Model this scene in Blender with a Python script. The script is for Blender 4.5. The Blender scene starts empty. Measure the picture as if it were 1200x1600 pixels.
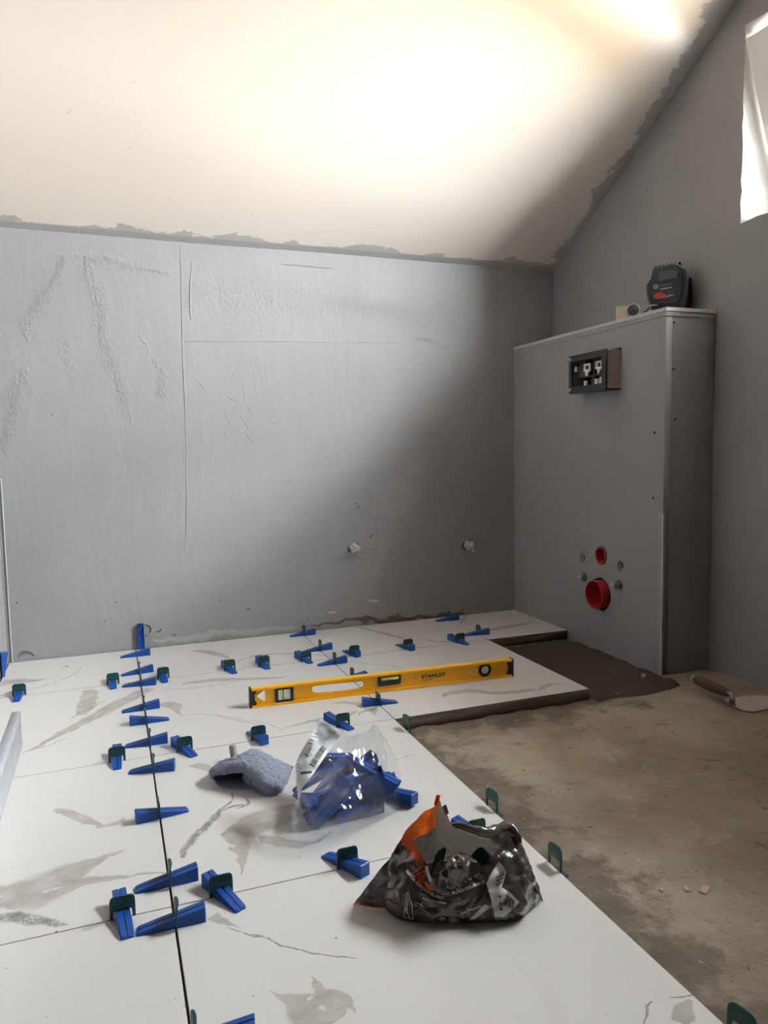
import bpy, bmesh, math, random
import numpy as np
from mathutils import Vector, Matrix, noise
from mathutils.bvhtree import BVHTree

random.seed(7)
C = bpy.context.scene.collection
sc = bpy.context.scene

# ------------------------------------------------------------------ camera
F_PX, CAM = 1148.0, np.array([-0.061, -2.7203, 0.6923])
YAW, PITCH, ROLL = 0.3569, 0.0845, 0.0177
cy_, sy_ = math.cos(YAW), math.sin(YAW)
FWD = np.array([sy_*math.cos(PITCH), cy_*math.cos(PITCH), -math.sin(PITCH)])
_r0 = np.array([cy_, -sy_, 0.0]); _d0 = np.cross(FWD, _r0)
RIGHT = math.cos(ROLL)*_r0 + math.sin(ROLL)*_d0
DOWN = -math.sin(ROLL)*_r0 + math.cos(ROLL)*_d0
cd = bpy.data.cameras.new('camera'); cam = bpy.data.objects.new('camera', cd); C.objects.link(cam)
cd.sensor_fit = 'VERTICAL'; cd.sensor_height = 32.0; cd.lens = F_PX/1600*32.0
cd.clip_start = 0.02
cam.matrix_world = Matrix(((RIGHT[0], -DOWN[0], -FWD[0], CAM[0]), (RIGHT[1], -DOWN[1], -FWD[1], CAM[1]),
                           (RIGHT[2], -DOWN[2], -FWD[2], CAM[2]), (0, 0, 0, 1)))
sc.camera = cam

# ------------------------------------------------------------------ world, daylight, exposure
XR, XL, HW, SLOPE = 1.737, -0.410, 1.430, 0.585      # gable wall, left wall, knee wall height, roof pitch
ZC = -0.034                                          # bare concrete level, tiles' top is z = 0
WY0, WY1, WZ0, WZ1, WT = -2.05, -0.985, 1.345, 1.905, 0.33   # window opening in the gable wall
w = bpy.data.worlds.new('world'); sc.world = w; w.use_nodes = True
bg = w.node_tree.nodes['Background']; bg.inputs[0].default_value = (0.80, 0.90, 1.0, 1); bg.inputs[1].default_value = 0.6

def area(name, loc, direction, sx, sy, power, col):
    l = bpy.data.lights.new(name, 'AREA'); l.shape = 'RECTANGLE'; l.size = sx; l.size_y = sy
    l.energy = power; l.color = col
    o = bpy.data.objects.new(name, l); C.objects.link(o); o.location = loc
    o.rotation_euler = Vector(direction).to_track_quat('-Z', 'Y').to_euler()
    return o
area('daylight_horizon', (XR+WT+3.0, -4.2, 2.5), (-1, 0.25, -0.10), 8.0, 3.2, 4900, (0.94, 0.955, 1.0))
area('daylight_high', (XR+WT+2.6, -2.6, 5.6), (-0.7, 0.12, -1.0), 7.0, 4.0, 3500, (0.90, 0.945, 1.0))
area('daylight_ground', (XR+WT+3.6, -5.4, -1.3), (-0.5, 0.15, 1.0), 6.0, 15.0, 4600, (1.0, 0.73, 0.50))
sc.view_settings.view_transform = 'Standard'; sc.view_settings.look = 'None'
sc.view_settings.gamma = 1.0; sc.view_settings.use_curve_mapping = False
sc.view_settings.exposure = 1.76
sc.cycles.use_denoising = True
sc.cycles.max_bounces = 12; sc.cycles.diffuse_bounces = 8; sc.cycles.transparent_max_bounces = 24
sc.cycles.caustics_reflective = False; sc.cycles.caustics_refractive = False
sc.cycles.sample_clamp_indirect = 6.0

# ------------------------------------------------------------------ helpers
def ray(u, v):
    return RIGHT*(u-600)/F_PX + DOWN*(v-800)/F_PX + FWD
def on(u, v, axis, val):                       # point of the place at a photo position on a plane
    d = ray(u, v); t = (val-CAM[axis])/d[axis]; return Vector(CAM+t*d)
def fp(u, v, z=0.0): return on(u, v, 2, z)

def link(o, parent=None):
    C.objects.link(o)
    if parent is not None: o.parent = parent
    return o
def mesh_obj(name, verts, faces, mat, parent=None, smooth=False):
    me = bpy.data.meshes.new(name); me.from_pydata([tuple(v) for v in verts], [], faces); me.update()
    if mat: me.materials.append(mat)
    if smooth:
        for p in me.polygons: p.use_smooth = True
    return link(bpy.data.objects.new(name, me), parent)
def bm_obj(name, bm, mat, parent=None, smooth=False, fix=True):
    if fix: bmesh.ops.recalc_face_normals(bm, faces=bm.faces)
    me = bpy.data.meshes.new(name); bm.to_mesh(me); bm.free()
    for m in (mat if isinstance(mat, (list, tuple)) else [mat]): me.materials.append(m)
    if smooth:
        for p in me.polygons: p.use_smooth = True
    return link(bpy.data.objects.new(name, me), parent)
def add_box(bm, lo, hi, bevel=0.0, mtx=None, seg=1):
    lo, hi = Vector(lo), Vector(hi); c = (lo+hi)/2; s = hi-lo
    r = bmesh.ops.create_cube(bm, size=1.0, matrix=Matrix.Translation(c) @ Matrix.Diagonal((s.x, s.y, s.z, 1)))
    vs = r['verts']
    if bevel > 0:
        es = list({e for v in vs for e in v.link_edges})
        rb = bmesh.ops.bevel(bm, geom=es, offset=bevel, segments=seg, profile=0.5, affect='EDGES')
        vs = list({v for f in rb['faces'] for v in f.verts} | {v for v in vs if v.is_valid})
    if mtx is not None: bmesh.ops.transform(bm, matrix=mtx, verts=vs)
    return vs
def add_cyl(bm, p0, p1, r0, r1=None, n=20, caps=True):
    p0, p1 = Vector(p0), Vector(p1); d = p1-p0
    m = Matrix.Translation((p0+p1)/2) @ d.to_track_quat('Z', 'Y').to_matrix().to_4x4()
    return bmesh.ops.create_cone(bm, cap_ends=caps, segments=n, radius1=r0, radius2=r0 if r1 is None else r1,
                                 depth=d.length, matrix=m)['verts']
def add_tube(bm, pts, rad, n=8, closed=False):
    pts = [Vector(p) for p in pts]; rings = []
    for i, p in enumerate(pts):
        a = pts[i-1] if (i > 0 or closed) else pts[i]; b = pts[(i+1) % len(pts)] if (i < len(pts)-1 or closed) else pts[i]
        q = (b-a).to_track_quat('Z', 'Y'); r = rad[i] if isinstance(rad, (list, tuple)) else rad
        rings.append([bm.verts.new(p+q @ Vector((r*math.cos(2*math.pi*k/n), r*math.sin(2*math.pi*k/n), 0))) for k in range(n)])
    m = len(rings)
    for i in range(m if closed else m-1):
        A, B = rings[i], rings[(i+1) % m]
        for k in range(n): bm.faces.new((A[k], A[(k+1) % n], B[(k+1) % n], B[k]))
    if not closed: bm.faces.new(rings[0][::-1]); bm.faces.new(rings[-1])
def add_lathe(bm, prof, n=32, mtx=None):           # profile of (radius, height) about local Z
    rings = []
    for r, h in prof:
        rings.append([bm.verts.new((r*math.cos(2*math.pi*k/n), r*math.sin(2*math.pi*k/n), h)) for k in range(n)])
    for A, B in zip(rings, rings[1:]):
        for k in range(n): bm.faces.new((A[k], A[(k+1) % n], B[(k+1) % n], B[k]))
    vs = [v for r in rings for v in r]
    if mtx is not None: bmesh.ops.transform(bm, matrix=mtx, verts=vs)
    return rings
def curve_mesh(cu):
    o = bpy.data.objects.new('tmp', cu); C.objects.link(o); bpy.context.view_layer.update()
    me = bpy.data.meshes.new_from_object(o.evaluated_get(bpy.context.evaluated_depsgraph_get()))
    bpy.data.objects.remove(o); bpy.data.curves.remove(cu); return me
def plate(loops, thick, bevel=0.0):                # flat outline with holes, given thickness, in local XY
    cu = bpy.data.curves.new('plate', 'CURVE'); cu.dimensions = '2D'; cu.fill_mode = 'BOTH'
    cu.extrude = max(thick/2-bevel, 0); cu.bevel_depth = bevel; cu.bevel_resolution = 1; cu.offset = -bevel
    for lp in loops:
        s = cu.splines.new('POLY'); s.points.add(len(lp)-1); s.use_cyclic_u = True
        for q, (a, b) in zip(s.points, lp): q.co = (a, b, 0, 1)
    return curve_mesh(cu)
def text_mesh(txt, size, bold=0.0, spacing=1.0, shear=0.0):
    cu = bpy.data.curves.new('txt', 'FONT'); cu.body = txt; cu.size = size; cu.offset = bold*size
    cu.space_character = spacing; cu.shear = shear; cu.align_x = 'LEFT'; cu.resolution_u = 3
    return curve_mesh(cu)
def mapped(name, me, fn, mat, parent=None, smooth=False):   # move every vertex of a mesh through fn
    for v in me.vertices: v.co = fn(v.co)
    bm = bmesh.new(); bm.from_mesh(me); bpy.data.meshes.remove(me)
    bmesh.ops.remove_doubles(bm, verts=bm.verts, dist=1e-6)
    return bm_obj(name, bm, mat, parent, smooth)
def circle(cx, cy, r, n=24, ry=None): return [(cx+r*math.cos(2*math.pi*k/n), cy+(ry or r)*math.sin(2*math.pi*k/n)) for k in range(n)]
def rrect(x0, y0, x1, y1, r, n=5):
    out = []
    for cx, cy, a in ((x1-r, y1-r, 0), (x0+r, y1-r, 90), (x0+r, y0+r, 180), (x1-r, y0+r, 270)):
        for k in range(n+1):
            t = math.radians(a+90*k/n); out.append((cx+r*math.cos(t), cy+r*math.sin(t)))
    return out
def tag(o, label=None, cat=None, group=None, kind=None):
    if label: o['label'] = label
    if cat: o['category'] = cat
    if group: o['group'] = group
    if kind: o['kind'] = kind
    return o
def thing(name, label, cat, loc=(0, 0, 0), rz=0.0, group=None):
    o = bpy.data.objects.new(name, None); C.objects.link(o); o.location = loc; o.rotation_euler = (0, 0, rz)
    o.empty_display_size = 0.02
    return tag(o, label, cat, group)
def struct(o): o['kind'] = 'structure'; return o

# ------------------------------------------------------------------ shader helpers
class NT:
    def __init__(s, name):
        s.m = bpy.data.materials.new(name); s.m.use_nodes = True; s.t = s.m.node_tree
        s.b = s.t.nodes['Principled BSDF']; s.geo = None
    def n(s, kind, **kw):
        x = s.t.nodes.new(kind)
        for k, v in kw.items(): setattr(x, k, v)
        return x
    def set(s, sock, v):
        if hasattr(v, 'is_output'): s.t.links.new(v, sock)
        elif v is not None: sock.default_value = v
    def pos(s):
        if s.geo is None: s.geo = s.n('ShaderNodeNewGeometry')
        return s.geo.outputs['Position']
    def obj(s): return s.n('ShaderNodeTexCoord').outputs['Object']
    def math(s, op, a, b=None, c=None, clamp=False):
        x = s.n('ShaderNodeMath', operation=op, use_clamp=clamp)
        for i, v in enumerate((a, b, c)): s.set(x.inputs[i], v) if v is not None else None
        return x.outputs[0]
    def vmath(s, op, a, b):
        x = s.n('ShaderNodeVectorMath', operation=op); s.set(x.inputs[0], a); s.set(x.inputs[1], b)
        return x.outputs['Value'] if op in ('DOT_PRODUCT', 'LENGTH') else x.outputs[0]
    def noise(s, vec, scale, detail=3.0, rough=0.55, stretch=None, dist=0.0):
        if stretch: vec = s.vmath('MULTIPLY', vec, stretch)
        x = s.n('ShaderNodeTexNoise'); s.set(x.inputs['Vector'], vec); x.inputs['Scale'].default_value = scale
        x.inputs['Detail'].default_value = detail; x.inputs['Roughness'].default_value = rough
        x.inputs['Distortion'].default_value = dist
        return x.outputs['Fac']
    def ramp(s, v, a, b, lo=0.0, hi=1.0):
        x = s.n('ShaderNodeMapRange', interpolation_type='SMOOTHSTEP', clamp=True)
        for i, q in enumerate((v, a, b, lo, hi)): s.set(x.inputs[i], q)
        return x.outputs[0]
    def mix(s, f, a, b):
        x = s.n('ShaderNodeMix', data_type='RGBA'); s.set(x.inputs[0], f)
        for i, q in ((6, a), (7, b)): s.set(x.inputs[i], q if hasattr(q, 'is_output') else (*q, 1) if len(q) == 3 else q)
        return x.outputs[2]
    def sep(s, v): x = s.n('ShaderNodeSeparateXYZ'); s.set(x.inputs[0], v); return x.outputs
    def comb(s, a, b, c=0.0):
        x = s.n('ShaderNodeCombineXYZ')
        for i, q in enumerate((a, b, c)): s.set(x.inputs[i], q)
        return x.outputs[0]
    def vmax(s, items):
        out = items[0]
        for i in items[1:]: out = s.math('MAXIMUM', out, i)
        return out
    def bump(s, h, strength=0.5, dist=0.01):
        x = s.n('ShaderNodeBump'); x.inputs['Strength'].default_value = strength; x.inputs['Distance'].default_value = dist
        s.set(x.inputs['Height'], h); s.t.links.new(x.outputs[0], s.b.inputs['Normal'])
    def vein(s, vec, pts, widths, soft=0.6):
        """mask of a meandering streak: pts 2-D polyline (a function along its chord), widths at each point"""
        P = [Vector(p[:2]) for p in pts]; e = P[-1]-P[0]; L = e.length; e = e/L; nn = Vector((-e.y, e.x))
        us = [max(0, min(1, (p-P[0]).dot(e)/L)) for p in P]; vs = [(p-P[0]).dot(nn) for p in P]
        S = max(0.02, 2.2*max(abs(v) for v in vs)); W = max(widths)
        d = s.vmath('SUBTRACT', vec, (P[0].x, P[0].y, 0))
        u = s.vmath('DOT_PRODUCT', d, (e.x/L, e.y/L, 0)); v = s.vmath('DOT_PRODUCT', d, (nn.x, nn.y, 0))
        def fc(vals):
            x = s.n('ShaderNodeFloatCurve'); c = x.mapping.curves[0]
            c.points[0].location = (us[0], vals[0]); c.points[1].location = (us[-1], vals[-1])
            for a, b in list(zip(us, vals))[1:-1]: c.points.new(a, b)
            x.mapping.update(); s.set(x.inputs['Value'], u); return x.outputs[0]
        c = fc([q/S+0.5 for q in vs]); wd = fc([q/W for q in widths])
        off = s.math('ABSOLUTE', s.math('SUBTRACT', v, s.math('MULTIPLY_ADD', c, S, -S/2)))
        ww = s.math('MULTIPLY_ADD', wd, W, 1e-5)
        m = s.ramp(s.math('DIVIDE', off, ww), 1.0, soft, 0.0, 1.0)
        ins = s.math('LESS_THAN', s.math('ABSOLUTE', s.math('SUBTRACT', u, 0.5)), 0.5)
        return s.math('MULTIPLY', m, ins)
    def base(s, col): s.set(s.b.inputs['Base Color'], col if hasattr(col, 'is_output') else (*col, 1))
    def rough(s, r): s.set(s.b.inputs['Roughness'], r)

def simple(name, col, rough=0.5, metal=0.0, var=0.12, scale=60, bump=0.0, spec=0.5, **kw):
    t = NT(name); ob = t.obj(); n = t.noise(ob, scale, 4)
    t.base(t.mix(n, [c*(1-var) for c in col], [min(1, c*(1+var)) for c in col]))
    t.rough(t.math('MULTIPLY_ADD', n, 0.15, rough-0.075)); t.b.inputs['Metallic'].default_value = metal
    t.b.inputs['Specular IOR Level'].default_value = spec
    if bump: t.bump(n, bump, 0.002)
    for k, v in kw.items(): t.b.inputs[k].default_value = v
    return t.m

# ------------------------------------------------------------------ materials of the shell
GREY = (0.305, 0.296, 0.297)
def wall_material(name, relief=False):
    t = NT(name); P = t.pos()
    big = t.noise(P, 2.2, 4, 0.6); fine = t.noise(P, 45, 5, 0.6); trowel = t.noise(P, 9, 4, 0.6, (1.0, 1.0, 0.25), 0.6)
    col = t.mix(t.ramp(big, 0.3, 0.7), [c*0.94 for c in GREY], [c*1.05 for c in GREY])
    h = t.math('ADD', t.math('MULTIPLY', trowel, 0.5), t.math('MULTIPLY', fine, 0.12))
    if relief:
        X, Y, Z = t.sep(P); q0 = t.comb(X, Z, 0.0)
        warp = t.n('ShaderNodeTexNoise'); warp.inputs['Scale'].default_value = 14; t.set(warp.inputs['Vector'], P)
        q = t.vmath('ADD', q0, t.vmath('MULTIPLY', t.vmath('SUBTRACT', warp.outputs['Color'], (0.5, 0.5, 0.5)), (0.07, 0.07, 0)))
        def bw(lst): return [(on(u, v, 1, 0.0).x, on(u, v, 1, 0.0).z) for u, v in lst]
        rough = t.vmax([
            t.vein(q, bw([(118, 395), (150, 460), (165, 540), (190, 610), (205, 660)]), [0.03, 0.045, 0.045, 0.04, 0.0], -0.6),
            t.vein(q, bw([(100, 400), (80, 450), (50, 490), (40, 530)]), [0.02, 0.03, 0.035, 0.0], -0.6),
            t.vein(q, bw([(100, 530), (110, 590)]), [0.035, 0.03], -0.6),
            t.vein(q, bw([(40, 570), (20, 640), (8, 720)]), [0.03, 0.045, 0.0], -0.6),
            t.vein(q, bw([(248, 560), (258, 620)]), [0.018, 0.016], -0.6),
            t.vein(q, bw([(224, 520), (232, 570)]), [0.01, 0.008], -0.6),
            t.math('MULTIPLY', t.vein(q, bw([(285, 450), (450, 470), (640, 490), (720, 500)]), [0.14, 0.15, 0.11, 0.05], -0.3), 0.35),
            t.math('MULTIPLY', t.vein(q, bw([(640, 530), (700, 540)]), [0.02, 0.02], -0.4), 0.8),
            t.math('MULTIPLY', t.vein(q, bw([(130, 400), (270, 425)]), [0.03, 0.02], -0.4), 0.7),
        ])
        bumps = t.noise(P, 85, 5, 0.7, (1.0, 1.0, 0.6), 0.3)
        scr = t.vmax([t.vein(q0, bw(l), [0.0006, 0.0022, 0.0006], 0.3) for l in (
            [(307, 590), (314, 600), (323, 612)], [(352, 615), (360, 622), (372, 627)], [(380, 598), (381, 612), (383, 626)],
            [(350, 640), (356, 655), (363, 668)], [(376, 648), (384, 662), (393, 675)], [(384, 634), (390, 640), (396, 647)],
            [(416, 650), (424, 658), (434, 665)], [(383, 675), (390, 684), (398, 692)], [(424, 680), (428, 687), (434, 693)],
            [(356, 598), (364, 588), (369, 576)], [(352, 673), (354, 680), (357, 686)], [(423, 838), (427, 852), (430, 866)],
            [(520, 877), (550, 874), (580, 870)], [(650, 859), (670, 858), (690, 858)], [(560, 857), (575, 858), (588, 858)])])
        seam = t.math('MULTIPLY', t.vein(q0, bw([(282, 385), (286, 560), (291, 700), (289, 860)]), [0.002, 0.003, 0.003, 0.001], -0.3), t.ramp(big, .35, .6, .25, .9))
        seam2 = t.vein(q0, bw([(300, 408), (297, 470), (299, 500)]), [0.001, 0.004, 0.001], 0.2)
        seam3 = t.math('MULTIPLY', t.vein(q0, bw([(288, 533), (420, 533), (620, 536)]), [0.003, 0.004, 0.001], -0.3), t.ramp(big, .4, .65, .1, .6))
        seam4 = t.vein(q0, bw([(440, 413), (480, 416), (520, 420)]), [0.001, 0.003, 0.001], 0.2)
        edge = t.math('SUBTRACT', t.vmax([scr, seam, seam2, seam3, seam4]), 0.0)
        h = t.math('ADD', h, t.math('MULTIPLY', t.math('MULTIPLY', rough, t.ramp(bumps, 0.35, 0.75)), 0.75))
        h = t.math('ADD', h, t.math('MULTIPLY', edge, 0.5))
        # smears left above the tile edge and pock marks
        dirt = t.vmax([t.vein(q, bw([(480, 976), (560, 970), (640, 966), (735, 962)]), [0.0, 0.012, 0.016, 0.0], 0.3),
                       t.vein(q, bw([(590, 972), (600, 968), (612, 970)]), [0.0, 0.018, 0.0], 0.3)])
        bare = t.vein(q, bw([(240, 1003), (330, 993), (400, 986), (470, 980)]), [0.006, 0.018, 0.018, 0.006], 0.3)
        pock = t.vmax([t.vein(q0, bw([(a-s*.5, b+s*(.6-(a*7 % 10)*.12)), (a, b), (a+s*.5, b-s*(.6-(a*7 % 10)*.12))]), [0.001, 0.0035, 0.001], 0.3) for a, b, s in (
            (388, 952, 5), (272, 992, 5), (181, 941, 3), (722, 953, 6), (556, 787, 3), (164, 971, 2), (250, 985, 5), (80, 648, 2),
            (560, 792, 2), (580, 838, 4), (705, 893, 2), (722, 880, 3), (26, 942, 3), (246, 987, 4), (345, 938, 3), (480, 968, 3))])
        dent = t.vein(q0, bw([(28, 1027), (36, 1021), (55, 1026)]), [0.003, 0.009, 0.0], 0.3)
        flake = t.vmax([t.vein(q0, bw([(a-s, b), (a, b+1), (a+s, b)]), [0.001, 0.006, 0.001], 0.5) for a, b, s in ((519, 956, 6), (584, 938, 8))])
        col = t.mix(t.math('MULTIPLY', bare, 0.65), col, (0.46, 0.44, 0.40)); col = t.mix(dirt, col, (0.12, 0.09, 0.065))
        col = t.mix(t.vmax([pock, t.math('MULTIPLY', dent, 0.6)]), col, (0.10, 0.10, 0.105)); col = t.mix(flake, col, (0.55, 0.54, 0.52))
        h = t.math('SUBTRACT', h, t.math('MULTIPLY', t.vmax([pock, dent]), 0.6))
        t.bump(h, 0.9, 0.009)
    else:
        t.bump(h, 0.25, 0.004)
    t.base(col); t.rough(0.62); return t.m
m_wall = wall_material('grey primed plaster'); m_wall_back = wall_material('grey primed plaster with rough patches', True)

def ceiling_material():
    t = NT('cream ceiling board'); P = t.pos(); X, Y, Z = t.sep(P)
    n1 = t.noise(P, 1.0, 4, 0.6, (7.0, 16.0, 0.0), 0.5); n2 = t.noise(P, 1.0, 4, 0.65, (5.0, 10.0, 0.0), 0.6)
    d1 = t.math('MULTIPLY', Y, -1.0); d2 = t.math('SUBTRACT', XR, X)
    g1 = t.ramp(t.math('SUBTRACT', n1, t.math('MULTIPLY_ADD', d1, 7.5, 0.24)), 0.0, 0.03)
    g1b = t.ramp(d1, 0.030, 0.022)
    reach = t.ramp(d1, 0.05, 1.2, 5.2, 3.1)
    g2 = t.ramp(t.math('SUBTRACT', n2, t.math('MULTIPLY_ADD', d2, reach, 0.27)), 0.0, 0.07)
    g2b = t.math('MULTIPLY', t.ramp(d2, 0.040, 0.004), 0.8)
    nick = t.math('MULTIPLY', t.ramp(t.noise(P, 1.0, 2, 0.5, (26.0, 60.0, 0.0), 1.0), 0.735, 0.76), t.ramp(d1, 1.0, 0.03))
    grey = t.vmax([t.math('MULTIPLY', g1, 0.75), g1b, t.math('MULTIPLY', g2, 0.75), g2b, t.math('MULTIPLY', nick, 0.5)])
    base = t.mix(t.noise(P, 2.5, 3), (0.73, 0.655, 0.57), (0.785, 0.71, 0.63))
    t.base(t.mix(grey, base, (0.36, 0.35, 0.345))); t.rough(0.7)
    t.bump(t.math('ADD', t.math('MULTIPLY', t.noise(P, 30, 4), 0.3), t.math('MULTIPLY', nick, -0.5)), 0.2, 0.004); return t.m
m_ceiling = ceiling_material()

def concrete_material():
    t = NT('dusty concrete'); P = t.pos(); X, Y, Z = t.sep(P)
    a = t.noise(P, 3.0, 6, 0.65); b = t.noise(P, 14, 6, 0.7, None, 0.6); f = t.noise(P, 120, 4, 0.7)
    col = t.mix(t.ramp(a, 0.32, 0.68), (0.235, 0.180, 0.125), (0.41, 0.335, 0.255))
    col = t.mix(t.math('MULTIPLY', t.ramp(b, 0.55, 0.75), 0.55), col, (0.52, 0.45, 0.37))
    col = t.mix(t.math('MULTIPLY', t.ramp(b, 0.44, 0.30), 0.75), col, (0.13, 0.095, 0.065))
    dx = t.math('SUBTRACT', X, 0.60); dy = t.math('SUBTRACT', -0.998, Y)              # wet mortar spilled along the tile edge
    # distance from the laid tiles: right of the long edge, and in front of the second row
    dd = t.math('MAXIMUM', t.math('MINIMUM', dx, t.math('MAXIMUM', dy, t.math('SUBTRACT', X, 1.2))), 0.0)
    stain = t.ramp(t.math('SUBTRACT', t.noise(P, 9, 5, 0.65), t.math('MULTIPLY_ADD', dd, 1.7, 0.25)), 0.0, 0.17)
    stain = t.math('MULTIPLY', stain, t.ramp(b, 0.25, 0.55, 0.45, 1.0)); col = t.mix(t.math('MULTIPLY', stain, 0.85), col, (0.085, 0.060, 0.040))
    sp = t.ramp(t.noise(P, 38, 3, 0.6, None, 0.4), 0.70, 0.74); col = t.mix(t.math('MULTIPLY', sp, 0.6), col, (0.5, 0.46, 0.41))
    dk = t.ramp(t.noise(P, 55, 2, 0.5), 0.27, 0.24); col = t.mix(dk, col, (0.09, 0.07, 0.055))
    col = t.mix(t.math('MULTIPLY', f, 0.3), col, (0.2, 0.165, 0.13))
    t.base(col); t.rough(0.85)
    t.bump(t.math('ADD', t.math('MULTIPLY', b, 0.8), t.math('ADD', t.math('MULTIPLY', f, 0.3), t.math('MULTIPLY', sp, 0.25))), 0.9, 0.009); return t.m
m_concrete = concrete_material()
m_mortar = simple('brown tile mortar', (0.085, 0.060, 0.042), 0.8, var=0.35, scale=35, bump=0.5)
m_mortar_dark = simple('wet brown tile mortar', (0.050, 0.034, 0.022), 0.75, var=0.3, scale=30, bump=0.4)

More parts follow.
